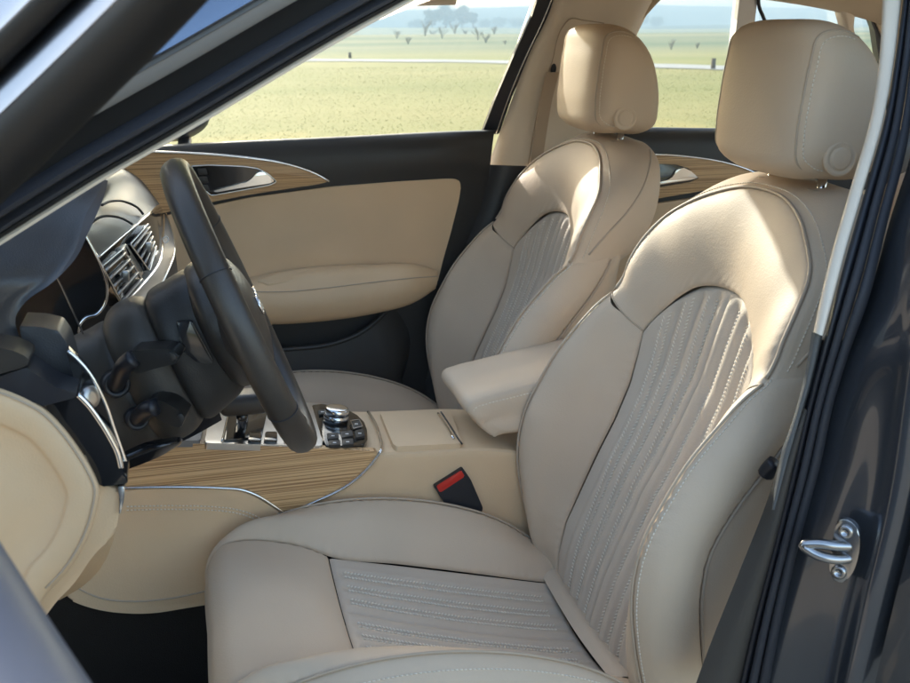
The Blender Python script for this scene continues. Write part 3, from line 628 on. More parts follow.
# ---------------------------------------------------------------- passenger-side middle pillar
bl = [[passside(x, y, o) for (x, y) in L] for L, o in [
    ([(557, -14), (550, 10), (531, 50), (510, 104), (488, 166)], .0),
    ([(562, -14), (556, 10), (538, 50), (517, 105), (495, 166)], -.020),
    ([(575, -14), (572, 10), (555, 52), (533, 108), (511, 166)], -.032),
    ([(610, -14), (600, 10), (580, 52), (562, 108), (548, 166)], -.035),
    ([(652, -14), (640, 12), (622, 52), (612, 108), (602, 166)], -.028),
    ([(662, -14), (648, 12), (630, 52), (620, 108), (610, 166)], .02)]]
bpl = patches('middle_pillar', [Patch(bl, 40, 40, inside=(.3, 3, 1))], M['pillar'], car); part(bpl, label='pale pillar between the two closed doors')
tube('trim_joint', [passside(x, y, -.036) for x, y in [(604, 23), (585, 20.5), (569, 19.5), (564, 25), (552, 62), (539, 106), (528, 166)]], .0014, M['piping'], bpl, n=60)
bd = [[atY(x, y, o) for x, y in L] for L, o in [
    ([(480, 164), (470, 200), (450, 250), (425, 330), (400, 420)], 1.09), ([(500, 165), (492, 200), (474, 250), (450, 330), (428, 420)], 1.045),
    ([(535, 166), (520, 200), (500, 250), (475, 330), (450, 420)], 1.04), ([(600, 166), (580, 200), (560, 250), (540, 330), (520, 420)], 1.04), ([(625, 166), (610, 200), (590, 250), (570, 330), (550, 420)], 1.09)]]
patches('pillar_lower_trim', [Patch(bd, 30, 24, inside=(.3, 3, 1))], M['dark'], bpl)
c = passside(553, 68, -.030)
V, F = lathe(c, (0, -1, -.3), [(.012, -.006), (.012, .004), (.009, .007), (.003, .004)], 20); V = [c+(v-c)*A(.6, 1, 1.3) for v in V]
mesh_obj('belt_guide', V, F, M['rubber'], bpl)
# belt webbing down the pillar
bw = [passside(x, y, -.048) for x, y in [(553, 72), (546, 100), (541, 130), (536, 166)]]+[atY(531, 210, 1.02)]
patches('belt_webbing', [Patch([[p-A(.016, 0, 0) for p in bw], [p+A(.016, 0, 0) for p in bw]], 4, 30, inside=(.3, 3, 1))], M['piping'], bpl)

# ---------------------------------------------------------------- passenger-side rear door
q = lambda L: [(x, y, o) for (x, y), o in L]
rows = [[(603, 127, 1.10), (640, 127, 1.10), (720, 128, 1.10), (800, 129, 1.10), (1000, 130, 1.10)], [(600, 130, 1.06), (640, 130, 1.06), (720, 131, 1.06), (800, 132, 1.06), (1000, 133, 1.06)],
        [(595, 152, 1.045), (640, 152, 1.045), (720, 155, 1.045), (800, 158, 1.045), (1000, 160, 1.045)], [(590, 205, 1.05), (640, 204, 1.05), (720, 192, 1.05), (800, 180, 1.05), (1000, 178, 1.05)],
        [(560, 420, 1.05), (640, 420, 1.05), (720, 420, 1.05), (800, 420, 1.05), (1000, 420, 1.05)]]
rd = patches('car_door', [door_surf(rows, 30, 30)], M['dark'], car); part(rd, label='closed rear door glimpsed between the two front seats')
wp = [(610, 154.5), (660, 155), (692, 157.5), (725, 163), (750, 171), (770, 182), (730, 187), (707, 190), (660, 198), (610, 204)]
slab('wood_trim', onp(wp, 1.034), .02, M['wood'], rd, .003, rr=0.008)
tube('chrome_strip', onp([(610, 154), (660, 154.5), (692, 157), (725, 162.5), (750, 170.5), (770, 181.5)], 1.033), .0026, M['chrome2'], rd, n=40)
slab('handle_recess', onp([(640, 163), (676, 164.5), (688, 168), (699, 178), (690, 182), (655, 188), (640, 190)], 1.0315), .01, M['gloss'], rd, .002, 2)
slab('door_handle', onp([(676, 170), (684, 167.8), (691, 171), (698.5, 177.5), (690, 180), (672, 182.5), (655, 185.5), (653, 183.6), (668, 180), (674, 176)], 1.024), .014, M['chrome'], rd, .0035, 3)
slab('door_insert', onp([(600, 212), (650, 204.5), (710, 196), (760, 192), (900, 190), (900, 330), (600, 330)], 1.036), .02, M['vinyl'], rd, .005)
slab('window_glass', [passside(x, y, .02) for x, y in [(600, 128), (760, 130), (752, 20), (757, -20), (640, -20), (630, 30)]], .004, M['glass'], rd, 0)
tube('window_frame', [passside(x, y, .01) for x, y in [(604, 134), (622, 60), (633, 27), (648, 8), (662, -6), (700, -14)]], .009, M['fabric'], rd, n=40)
slab('door_upright', [passside(x, y) for x, y in [(741, -14), (737, 20), (731, 75), (726, 132), (744, 132), (749, 75), (755, 20), (759, -14)]], .03, M['white'], rd, .006, 3)
tube('upright_seal', [passside(x, y, -.004) for x, y in [(759.5, -14), (759.5, 8), (762.5, 15), (768, 30), (768, 132)]], .0045, M['rubber'], rd, n=40)
# rear quarter of the cabin on that side
rq = patches('rear_pillar', [Patch([[passside(x, y, o) for x, y in [(835, -12), (834, 8), (838, 24), (845, 60), (850, 130)]] for o in (0, )]+[[passside(x, y, -.03) for x, y in [(842, -12), (842, 8), (846, 20), (856, 60), (864, 130)]], [passside(x, y, -.03) for x, y in [(858, -12), (853, 6), (851, 14), (862, 60), (872, 130)]], [passside(x, y, .03) for x, y in [(860, -12), (855, 6), (853, 14), (864, 60), (874, 130)]]], 14, 20, inside=(1, 3, 1))], M['pillar'], car)
slab('quarter_frame', [passside(x, y, .0) for x, y in [(840, -14), (858, 0), (868, 14), (875, 32), (879, 60), (882, 130), (892, 130), (890, 60), (886, 30), (878, 10), (866, -6), (856, -14)]], .03, M['rubber'], rq, .004)
slab('quarter_trim', [passside(x, y, -.01) for x, y in [(836, -14), (842, 8), (862, 14), (876, 22), (884, 40), (888, 80), (890, 130), (960, 130), (960, -14)]], .03, M['fabric'], rq, .004)
slab('quarter_glass', [passside(x, y, .03) for x, y in [(758, -20), (765, 130), (890, 130), (880, -20)]], .004, M['glass'], rq, 0)
# rear bench
rb = patches('rear_bench', [Patch([[A(.62, -.3, .28), A(.62, 1.03, .28)], [A(.60, -.3, .42), A(.60, 1.03, .42)], [A(.68, -.3, .47), A(.68, 1.03, .47)], [A(1.05, -.3, .42), A(1.05, 1.03, .42)], [A(1.12, -.3, .52), A(1.12, 1.03, .52)], [A(1.24, -.28, .86), A(1.24, 1.02, .86)], [A(1.30, -.27, .92), A(1.30, 1.01, .92)], [A(1.5, -.27, .93), A(1.5, 1.01, .93)]], 60, 20, inside=(1.4, .4, .2))], M['leather'], car)

# ---------------------------------------------------------------- near middle pillar with the striker
def both(L): return L
trimL = [(883, -14), (881.5, 21), (880, 50), (871, 116), (850, 190), (829, 263.5), (813, 333)]
trimR = [(903, -14), (899, 21), (894.5, 58), (884, 116), (863, 190), (842, 263.5), (823, 335)]
npil = patches('middle_pillar', [Patch([[drvside(x, y, .02) for x, y in trimL], [drvside(x+3, y, .004) for x, y in trimL], [drvside(x-3, y, -.002) for x, y in trimR], [drvside(x, y, .012) for x, y in trimR]], 16, 40, inside=(.4, .5, 1.1))], M['pillar'], car)
part(npil, label='dark painted door pillar holding the striker, nearest the camera')
W = lambda L, y: [atY(a, b, y) for a, b in L]
def drv2(x, y, off=0):
    p = drvside(x, y, off); return p if p[2] > 1.02 else atY(x, y, -.382+off)
s1L = [(812, 332), (801, 390), (791, 425), (782, 450), (778, 470), (774, 490), (770, 510)]
flockR = [(823, 333), (813, 380), (804, 410), (796, 440), (789, 465), (783, 488), (777, 510)]
s1R = [(832, 333), (823, 380), (813, 420), (800, 480), (784, 545), (766, 610), (750, 690)]
s1M = [(802, 400), (790, 445), (776, 490), (760, 545), (740, 620), (722, 690)]
patches('lower_pillar_trim', [Patch([[drv2(x, y, .012) for x, y in [(800, 400), (784, 445), (768, 498), (740, 570), (712, 640), (690, 700)]], [drv2(x, y, -.006) for x, y in [(806, 410), (790, 460), (776, 512), (758, 580), (736, 650), (716, 700)]], [drv2(x, y, .010) for x, y in [(816, 410), (800, 470), (790, 520), (772, 590), (760, 650), (750, 700)]]], 12, 40, inside=(.3, .5, 1))], M['brown'], npil)
patches('flock_strip', [Patch([[drv2(x, y, .006) for x, y in s1L], [drv2((a+c)/2, (b+d)/2, -.004) for (a, b), (c, d) in zip(s1L, flockR)], [drv2(x, y, .006) for x, y in flockR]], 10, 50, inside=(.3, .5, 1))], M['flock'], npil)
patches('seal_backing', [Patch([[drv2(x, y, .016) for x, y in [(813, 340), (800, 400), (784, 470), (760, 560), (735, 690)]], [drv2(x, y, .016) for x, y in [(850, 340), (836, 400), (820, 470), (795, 560), (765, 690)]]], 4, 20, inside=(.3, .5, 1))], M['black'], npil)
sealA = [(905, -14), (901, 21), (896, 58), (886, 116), (866, 190), (845, 263.5), (826, 335), (807, 408), (790, 480), (774, 545), (757, 610), (738, 690)]
sealB = [(926, -14), (923, 21), (918, 70), (906, 150), (888, 220), (868, 300), (850, 350), (834, 400), (820, 465), (805, 520), (787, 594), (766, 700)]
def lerp2(a, b, t): return [((p[0]*(1-t)+q_[0]*t), (p[1]*(1-t)+q_[1]*t)) for p, q_ in zip(a, b)]
for t0, t1, mm, h in ((0, .30, M['rubber'], .010), (.28, .62, M['seal'], .020), (.64, 1.0, M['seal'], .024)):
    cs = [[drv2(x, y, o) for x, y in lerp2(sealA, sealB, t)] for t, o in ((t0, .01), (t0+.01, -.004), (t0*.7+t1*.3, -h), (t0*.3+t1*.7, -h), (t1-.01, -.004), (t1, .01))]
    patches('door_seal', [Patch(cs, 16, 60, inside=(.4, .5, .9))], mm, npil)
# painted jamb turning outwards and back
def jy(L, y): return [atY(a, b, y) for a, b in L]
j0 = [(930, 40), (912, 150), (890, 220), (868, 300), (850, 350), (834, 400), (820, 465), (805, 520), (787, 594), (764, 700)]
j1 = [(945, 40), (925, 150), (900, 220), (882, 300), (868, 350), (856, 400), (845, 465), (833, 520), (818, 594), (800, 700)]
j2 = [(960, 40), (940, 150), (920, 220), (905, 300), (896, 350), (889, 400), (880, 465), (870, 520), (853, 594), (833, 700)]
j3 = [(975, 40), (955, 150), (938, 220), (925, 300), (917, 350), (910, 400), (902, 465), (890, 525), (871, 600), (846, 700)]
j4 = [(985, 40), (966, 150), (948, 220), (936, 300), (928, 350), (921, 400), (912, 465), (900, 525), (881, 600), (857, 700)]
j5 = [(1010, 40), (995, 150), (980, 220), (968, 300), (960, 350), (953, 400), (945, 465), (935, 525), (918, 600), (900, 700)]
lean = lambda L, y: [atY(a, b, y+max(0, (340-b))*.00035) for a, b in L]
patches('painted_jamb', [Patch([lean(j0, -.392), lean(j1, -.425), lean(j2, -.462), lean(j3, -.487), lean(j4, -.492), lean(j5, -.475)], 50, 50, inside=(.6, .5, .8))], M['paintgrey'], npil)
rds = patches('car_door', [Patch([lean([(x+14, y) for x, y in j4], -.510), lean([(x+30, y) for x, y in j4], -.525), lean([(x+150, y) for x, y in j4], -.53), lean([(x+500, y) for x, y in j4], -.52)], 20, 30, inside=(.8, .5, .8))], M['paint'], car)
part(rds, label='rear edge of bodywork behind the near door pillar')
tube('window_frame', [A(.30, -.44, 1.03), A(.325, -.36, 1.20), A(.36, -.265, 1.385), A(.6, -.255, 1.395), A(.84, -.26, 1.375), A(1.0, -.30, 1.31), A(1.14, -.40, 1.10)], .016, M['black'], rds, n=60)
patches('window_glass', [Patch([[A(.34, -.44, 1.0), A(.38, -.27, 1.38)], [A(1.12, -.44, 1.0), A(.82, -.27, 1.37)]], 6, 6, inside=(.6, .4, 1.1))], M['glass'], rds)
# striker: plate, two bolts, bent loop
sc = atY(846, 548, -.452); e1 = A(0, -.38, .04); nrm = CAM-sc; nrm[2] *= .1; nrm /= np.linalg.norm(nrm)
nrm = A(-.80, -.60, .05); nrm /= np.linalg.norm(nrm); vv = A(.05, 0, 1); vv = vv-nrm*(vv@nrm); vv /= np.linalg.norm(vv); hh = np.cross(vv, nrm)
if hh@RT < 0: hh = -hh
D = lambda a, b, c=0: sc+hh*a+vv*b+nrm*c
outl = [(-.010, .038), (0, .041), (.010, .036), (.017, .018), (.018, -.004), (.013, -.028), (.004, -.041), (-.006, -.040), (-.012, -.024), (-.013, .0), (-.013, .022)]
st = slab('striker', [D(a, b, .012) for a, b in outl], .008, M['steel'], npil, .002, 2, smooth_n=40)
for b in (.026, -.027):
    V, F = lathe(D(0, b, .012), nrm, [(.0088, 0), (.0088, .002), (.0070, .004), (.0045, .004), (.004, .001)], 20); mesh_obj('striker_bolt', V, F, M['steel'], st)
tube('striker_loop', [D(.006, .007, .008), D(-.006, .008, .020), D(-.030, .006, .030), D(-.040, .002, .034), D(-.030, -.004, .032), D(-.004, -.008, .022), D(.008, -.008, .008)], .0062, M['steel'], st, n=40)
# belt anchor on the seat side
tube('belt_anchor', [atY(766, 474, -.30), atY(770, 468, -.305), atY(775, 463, -.31)], .011, M['rubber'], car, n=10)

# ---------------------------------------------------------------- open front door (camera looks over its top edge)
z0 = 1.02; e_a = atZ(0, 522, z0); e_b = atZ(120, 683, z0); dd = (e_b-e_a)/np.linalg.norm(e_b-e_a); ol = A(dd[1], -dd[0], 0)
if ol[0] > 0: ol = -ol                                        # towards the outer skin
P0 = e_a-dd*.22; P1 = e_a+dd*.85
def dl(off, z): return [P0+ol*off+A(0, 0, z-z0), (P0+P1)/2+ol*(off+.012)+A(0, 0, z-z0), P1+ol*off+A(0, 0, z-z0)]
od = patches('car_door', [Patch([dl(-.02, .45), dl(-.035, .75), dl(-.02, .93), dl(-.004, 1.010), dl(0, 1.020), dl(.02, 1.026), dl(.05, 1.027), dl(.076, 1.020)], 40, 30, inside=tuple((P0+P1)/2+ol*.06-A(0, 0, .2)))], M['door_sky_tint'], car)
part(od, label='open front door seen across its top edge, nearest the camera')
patches('outer_skin', [Patch([dl(.078, 1.014), dl(.090, 1.013), dl(.110, 1.000), dl(.135, .965), dl(.155, .90), dl(.165, .78), dl(.16, .60), dl(.12, .35)], 40, 30, inside=tuple((P0+P1)/2-A(0, 0, .3)))], M['door_sky_tint'], od)
fA = [(-230, 420, -.50), (-60, 258, -.56), (20, 182, -.62), (100, 105, -.68), (175, 30, -.74), (250, -50, -.80)]
def fb(dx, dy, o=0): return [atY(x+dx, y+dy, yy+o) for x, y, yy in fA]
patches('window_frame', [Patch([fb(-2, -2, .03), fb(0, 0, .0), fb(-14, -14, -.012), fb(-32, -32, -.012), fb(-44, -44, .0), fb(-46, -46, .03)], 20, 40, inside=(-.5, 0, 1.2))], M['black'], od)
patches('frame_cover', [Patch([fb(-45, -45, .0), fb(-47, -47, .004), fb(-56, -56, .018), fb(-67, -67, .040), fb(-68, -68, .06)], 10, 30, inside=(-.5, 0, 1.2))], M['band2'], od)
patches('frame_cover', [Patch([fb(-67, -67, .040), fb(-69, -69, .028), fb(-84, -84, .028), fb(-86, -86, .05)], 10, 30, inside=(-.5, 0, 1.2))], M['black'], od)

patches('frame_cover', [Patch([fb(-85, -85, .03), fb(-87, -87, .034), fb(-110, -110, .07), fb(-130, -130, .10)], 10, 30, inside=(-.5, 0, 1.2))], M['band2'], od)

# ---------------------------------------------------------------- dashboard
T0 = [(82, 222, .20), (98, 196, .34), (110, 178, .55), (122, 171.5, .80), (128, 171, 1.0)]
T0b = [(78, 228, .18), (92, 212, .30), (112, 190, .50), (132, 180, .80), (140, 179, 1.0)]
Tm = [(88, 245, .20), (108, 222, .32), (128, 204, .48), (146, 195, .72), (153, 195, 1.0)]
T1 = [(97, 258.5, .215), (124, 235, .35), (146, 217, .48), (156, 207, .72), (161, 206, 1.0)]
dash = patches('dashboard', [Patch([Yv([(a-60, b-2, c) for a, b, c in T0]), Yv(T0), Yv(T0b), Yv(Tm), Yv(T1)], 40, 50, inside=(-1, .5, .8), puff=0)], M['dash'], car)
T2 = [(121, 306, .215), (141, 287, .35), (158, 266, .48), (163, 235, .72), (164, 215, 1.0)]
patches('vent_panel', [Patch([Yv(T1), Yv([(a*.5+d*.5, b*.5+e*.5, c) for (a, b, c), (d, e, f) in zip(T1, T2)]), Yv(T2)], 14, 50, inside=(-1, .5, .8))], M['gloss'], dash)
T3 = [(133, 322, .215), (158, 290, .35), (172, 262, .48), (174, 240, .72), (166, 213, 1.0)]
T4 = [(150, 345, .23), (176, 310, .35), (180, 300, .48), (178, 300, .72), (170, 290, 1.0)]
T5 = [(150, 440, .26), (170, 440, .35), (175, 420, .48), (175, 400, .72), (170, 380, 1.0)]
patches('dash_trim', [Patch([Yv(T2), Yv([(a*.5+d*.5+2, b*.5+e*.5, c) for (a, b, c), (d, e, f) in zip(T2, T3)]), Yv(T3)], 14, 50, inside=(-1, .5, .8))], M['band'], dash)
patches('dash_lower', [Patch([Yv(T3), Yv(T4), Yv(T5)], 24, 50, inside=(-1, .5, .8))], M['brown'], dash)
tube('chrome_strip', Yv([(a, b, c-.002) for a, b, c in T2]), .0026, M['chrome2'], dash, n=60)
tube('chrome_strip', Yv([(a, b, c-.002) for a, b, c in T1]), .0022, M['chrome2'], dash, n=60)
tube('chrome_strip', Yv([(a, b, c-.002) for a, b, c in T3]), .0018, M['chrome'], dash, n=60)
tube('pad_seam', Yv([(102, 205, .36), (112, 201, .40), (126, 202, .44), (138, 208, .46), (143, 214, .47)]), .0022, M['rubber'], dash, n=30)
tube('pad_seam', Yv([(91, 223, .26), (104, 216, .30), (118, 217, .33), (132, 224, .37)]), .0022, M['rubber'], dash, n=30)
# two centre vents
def vent(qd, y, ns):
    q4 = [atY(x, yy, y_) for (x, yy), y_ in zip(qd, y)]
    back = slab('air_vent', [p-A(.0, 0.006, 0)+A(.004, 0, 0) for p in q4], .02, M['gloss'], dash, .003, 2)
    c0, c1, c2, c3 = [p-A(0, .010, 0)+A(.006, 0, 0) for p in q4]
    for k in range(ns):
        t = (k+.6)/ns; a = c0*(1-t)+c3*t; b = c1*(1-t)+c2*t; d = (c3-c0)/ns
        tube('vent_slat', [a*.97+b*.03, a*.5+b*.5, a*.03+b*.97], .0024, M['alu'], back, n=8, ref=tuple(d), r2=.0034)
    loop('vent_frame', [c0, c1, c2, c3], .0015, M['chrome'], back)
    m = (c0+c1+c2+c3)/4; rbox('vent_tab', m+A(.004, -.006, 0), (.012, .012, .018), M['alu'], back, .003)
vent([(98.5, 265), (119, 248), (140, 280), (119, 304)], (.22, .31, .33, .24), 5)
vent([(127, 243), (145, 223), (153, 247), (146, 270)], (.35, .45, .47, .37), 5)
slab('vent_wheel', [atY(x, y, yy) for x, y, yy in [(120, 248, .30), (126, 243, .34), (144, 272, .35), (140, 279, .32)]], .01, M['alu'], dash, .002, 2)
slab('vent_wheel', [atY(x, y, yy-.004) for x, y, yy in [(121.5, 250, .30), (126, 246, .33), (131, 255, .335), (126.5, 259, .31)]], .004, M['chrome2'], dash, .001, 2)
# passenger-airbag glyph on the trim
tube('airbag_mark', [atY(x, y, .50) for x, y in [(163, 238), (167, 236.5), (168.5, 240), (165, 243)]], .0009, M['frost'], dash, n=20, closed=True)
# instrument hood
lip = [(108, 180.5, .03), (101, 204, -.05), (89, 231, -.10), (72, 263, -.16), (50, 284.5, -.19), (25, 302.5, -.203), (15.5, 318, -.206), (19, 335, -.206), (30, 350, -.206)]
t_ = np.linspace(0, 1, len(lip))
def shift(dx, dy, y0, y1): return [(x-dx*(1-.15*t), y-dy*(1-.6*t), c+y0+(y1-y0)*t) for (x, y, c), t in zip(lip, t_)]
l0 = shift(5, 1.5, .012, -.006); l1 = shift(22, 5, .022, -.030); l2 = shift(52, 10, .03, -.070); l3 = shift(110, 16, .03, -.115)
hood = patches('instrument_hood', [Patch([Yv(lip), Yv(l0), Yv(l1), Yv(l2), Yv(l3)], 40, 60, inside=tuple(atY(40, 330, .05)))], M['dash'], dash)
lipin = [atY(x, y, c)+A(-.16, .03, -.03) for x, y, c in lip]
patches('hood_lining', [Patch([Yv(lip), [p*.6+q_*.4 for p, q_ in zip(Yv(lip), lipin)], lipin], 14, 50, inside=(-1, -.4, 1.4))], M['rubber'], dash)
slab('hood_cheek', [atY(x, y, .19) for x, y in [(80, 222), (97, 258), (106, 288), (102, 312), (82, 322), (80, 342), (89, 362), (60, 400), (10, 400), (0, 330), (20, 290)]], .02, M['gloss'], dash, 0)
tube('chrome_strip', Yv([(82, 230, .186), (92, 248, .186), (101, 266, .186), (107, 288, .186), (104, 306, .186), (96, 315, .186), (86, 318, .186), (80, 325, .186), (80, 340, .186), (84, 350, .186), (88.5, 358, .186)]), .0022, M['chrome2'], dash, n=80)
tube('dial_rim', Yv([(43, 254, -.06), (58, 280, -.04), (72, 310, -.02), (84, 336, 0), (92, 356, .02)]), .0012, M['chrome'], dash, n=40)
# left end: vent housing, black bezels, light switch
slab('side_vent', Ys([(19, 326), (40, 327), (58, 331), (66, 342), (72, 360), (78, 392), (44, 392), (28, 368)], -.215), .06, M['dash'], dash, .008, 3)
slab('end_bezel', Ys([(-40, 340), (0, 348), (14, 351), (25, 356), (30, 361), (27, 366.5), (-40, 385)], -.285), .05, M['dark'], dash, .006, 3)
slab('end_bezel', Ys([(-40, 386), (0, 376.5), (27, 367.5), (40, 377), (55, 387), (77, 393.5), (75, 398), (44, 406), (20, 398), (-40, 386.5)], -.28), .05, M['rubber'], dash, .006, 3)
bz = slab('switch_bezel', Ys([(44, 406), (77.5, 395), (88, 407), (99, 422), (110, 440), (117, 455), (120, 470), (127, 474), (128, 484), (100, 487), (95, 474), (84, 452), (64, 425)], -.27), .05, M['gloss'], dash, .005, 3)
tube('chrome_strip', Ys([(77.5, 394.5), (88, 405), (99, 420), (110, 438), (117, 452), (121, 468)], -.272), .0032, M['chrome2'], dash, n=40)
tube('chrome_strip', Ys([(67.6, 351), (77, 359), (87, 370), (102, 396), (115, 432), (122, 452), (127, 468)], -.235), .0024, M['chrome2'], dash, n=50)
slab('light_switch_panel', Ys([(66, 350), (77, 360), (87, 371), (102, 397), (115, 433), (126, 468), (118, 462), (108, 438), (96, 416), (78, 394), (72, 372)], -.232), .02, M['gloss'], dash, .002, 2)
V, F = lathe(atY(88, 397, -.24), (.75, -.6, .2), [(.013, -.01), (.013, .006), (.011, .008), (.004, .008)], 24); mesh_obj('light_switch', V, F, M['alu'], dash)
# beige end cap with its raised oval
cap = [(-120, 380), (-40, 380), (0, 387.5), (24, 397), (45, 409), (62, 426), (80, 450), (92, 470), (99, 487), (96, 512), (84, 545), (66, 573), (48, 592), (20, 640), (-120, 660)]
cc = A(-5, 505, 0)
def ringpx(s, y, dx=0): return [atY(cc[0]+(x-cc[0])*s+dx, cc[1]+(yy-cc[1])*s, y) for x, yy in cap]
tube('cap_groove', [p-A(0, .0005, 0) for p in ringpx(.955, -.2856)[1:13]], .0012, M['piping'], dash, n=60)
radial('dash_end_cap', [ringpx(1.0, -.250), ringpx(.998, -.276), ringpx(.988, -.282), ringpx(.95, -.285), ringpx(.74, -.287), ringpx(.70, -.285), ringpx(.675, -.279), ringpx(.62, -.277), ringpx(.2, -.278)], M['vinyl'], dash, n=120, nu=50, inside=(-.7, .2, .8))
slab('knee_bolster', Ys([(92, 470), (101, 487), (118, 487), (119.5, 500), (119, 515), (115, 537), (95, 552), (74, 585), (56, 601), (30, 640), (-20, 640), (20, 500)], -.262), .06, M['vinyl'], dash, .008, 3, rr=0.03)
slab('bracket_trim', Ys([(117, 486.5), (125, 486.5), (124, 500), (120.5, 514), (119, 514), (120, 500)], -.268), .03, M['chrome'], dash, .0015, 2)
patches('knee_panel', [Patch([Ys([(-60, 470), (120, 470)], -.2), Ys([(-60, 560), (112, 545)], -.15), Ys([(-60, 620), (60, 600)], 0.0)], 10, 10, inside=(-1, -.2, .9))], M['vinyl'], dash)

# ---------------------------------------------------------------- steering wheel and column
tau = R_(21.2); wc = A(-.508, 0, .949); vn = A(math.cos(tau), 0, math.sin(tau)); vu = A(-math.sin(tau), 0, math.cos(tau)); RW = .2033
yv = A(0, 1, 0)
rim = [wc+RW*(math.cos(t)*yv+math.sin(t)*vu) for t in np.linspace(0, 2*math.pi, 97)[:-1]]
V = []; F = []; K = 16
for i, t in enumerate(np.linspace(0, 2*math.pi, 97)[:-1]):
    rad = math.cos(t)*yv+math.sin(t)*vu
    for k in range(K):
        b = 2*math.pi*k/K; V.append(wc+RW*rad+rad*math.cos(b)*.0160+vn*math.sin(b)*.0195)
for i in range(96):
    for k in range(K): F.append([i*K+k, ((i+1) % 96)*K+k, ((i+1) % 96)*K+(k+1) % K, i*K+(k+1) % K])
swl = mesh_obj('steering_wheel', V, F, M['wheel'], car)
for deg in (152, 208, 28, 332):                                  # leather joints of the rim
    t = R_(deg); rad = math.cos(t)*yv+math.sin(t)*vu
    tube('rim_joint', [wc+RW*rad+rad*math.cos(b)*.0163+vn*math.sin(b)*.0198 for b in np.linspace(0, 2*math.pi, 17)[:-1]], .0008, M['rubber'], swl, n=30, closed=True)
def wl(r, ang, h): return wc+r*(math.cos(ang)*yv+math.sin(ang)*vu)+vn*h
hubr = lambda a: .098*(1-.10*math.sin(a))*(1+.05*math.cos(2*a))
rings = [[wl(hubr(a)*k, a, h) for a in np.linspace(0, 2*math.pi, 41)[:-1]] for k, h in ((.80, -.055), (.96, -.045), (1.0, -.03), (.98, -.010), (.90, .004), (.62, .017), (.3, .023), (.05, .024))]
radial('airbag_cover', rings, M['wheel'], swl, n=64, nu=30, inside=tuple(wc-vn*.02))
for a, wd in ((R_(180), .030), (R_(0), .030), (R_(270), .045)):
    dr = math.cos(a)*yv+math.sin(a)*vu; sdv = -math.sin(a)*yv+math.cos(a)*vu
    cs = [[wc+dr*r+sdv*wd*k+vn*h for r, k, h in zip((.07, .12, .16, .196), (1.3, 1.0, .8, .9), (h0-.004, h0-.008, h0-.006, h0*.5))] for h0, in ((.0,),)]
    def sp(k, h): return [wc+dr*r+sdv*wd*f*k+vn*(h+g) for r, f, g in ((.07, 1.3, -.012), (.12, 1.0, -.014), (.16, .85, -.010), (.197, .95, .0))]
    patches('spoke', [Patch([sp(-1, -.012), sp(-1, .004), sp(-.7, .010), sp(.7, .010), sp(1, .004), sp(1, -.012), sp(.6, -.016), sp(-.6, -.016), sp(-1, -.012)], 30, 20, inside=tuple(wc+dr*.13-vn*.015))], M['wheel'], swl)
for k, yy in enumerate((-.0135, -.0045, .0045, .0135)):          # four interlocked rings
    ctr = wc+vn*.0262+yv*yy*1.9
    tube('ring_badge', [ctr+.0125*(math.cos(t)*yv+math.sin(t)*vu)+vn*(-.001*abs(k-1.5)) for t in np.linspace(0, 2*math.pi, 17)[:-1]], .0016, M['chrome2'], swl, n=40, closed=True)
tube('hub_strip', [wl(.088, R_(q_), .006) for q_ in (200, 220, 240, 260, 280, 300, 320, 340)], .0022, M['chrome'], swl, n=40)
# column shroud: two sections along the column axis
def colring(h, ry, rz, dz=0, k=28, y0=0): return [wc+vn*h+A(0, y0+ry*math.copysign(abs(math.cos(t))**.75, math.cos(t)), 0)+vu*(dz+rz*math.copysign(abs(math.sin(t))**.8, math.sin(t))) for t in np.linspace(0, 2*math.pi, k+1)[:-1]]
def tubering(name, rings, m, parent): return radial(name, rings, m, parent, n=64, nu=30, inside=tuple(wc-vn*.12-vu*.02))
colm = tubering('steering_column', [colring(-.175, .070, .085, -.030), colring(-.17, .074, .092, -.030), colring(-.118, .076, .095, -.027), colring(-.112, .072, .090, -.027), colring(-.111, .06, .08, -.027)], M['brown'], car)
tubering('column_collar', [colring(-.113, .066, .085, -.026), colring(-.108, .073, .093, -.026), colring(-.075, .075, .095, -.020), colring(-.045, .074, .090, -.012), colring(-.028, .066, .080, -.006), colring(-.027, .03, .04, 0)], M['dark'], colm)
tubering('column_shroud', [colring(-.30, .066, .075, -.040), colring(-.28, .07, .085, -.038), colring(-.20, .071, .088, -.032), colring(-.172, .070, .086, -.030), colring(-.171, .05, .06, -.03)], M['brown'], colm)
slab('shift_paddle', [atY(x, y, -.085) for x, y in [(176, 322), (192, 321), (214, 362), (211, 365), (196, 362), (182, 350)]], .008, M['gloss'], colm, .002, 2)
# stalks
def stalk(base, body, pts, bp, r0):
    V, F = lathe(base, (.25, -1, .1), [(r0, -.02), (r0, .004), (r0*.9, .008), (r0*.62, .008), (r0*.55, .002)], 24); rg = mesh_obj('stalk_collar', V, F, M['rubber'], colm)
    tube('stalk_arm', pts, .0115, M['rubber'], colm, n=20)
    return slab('stalk_grip', body, .042, M['stalk'], colm, .0022, 2, autosmooth=25, rr=.002)
stalk(atY(116, 384, -.074), Yv([(126, 357, -.120), (134, 350.5, -.122), (150, 349.5, -.124), (166, 349, -.127), (174, 351, -.129), (180, 356, -.131), (176, 364, -.131), (158, 368, -.127), (139, 373.5, -.122), (127, 371, -.120)]), [atY(116, 384, -.075), atY(120, 376, -.10), atY(126, 364, -.12), atY(134, 358, -.125)], None, .018)
slab('stalk_button', Yv([(166.5, 352, -.1300), (173, 353, -.1315), (177.5, 357, -.133), (174.5, 362, -.133), (169, 361, -.1315)]), .006, M['dark'], colm, .0015, 2)
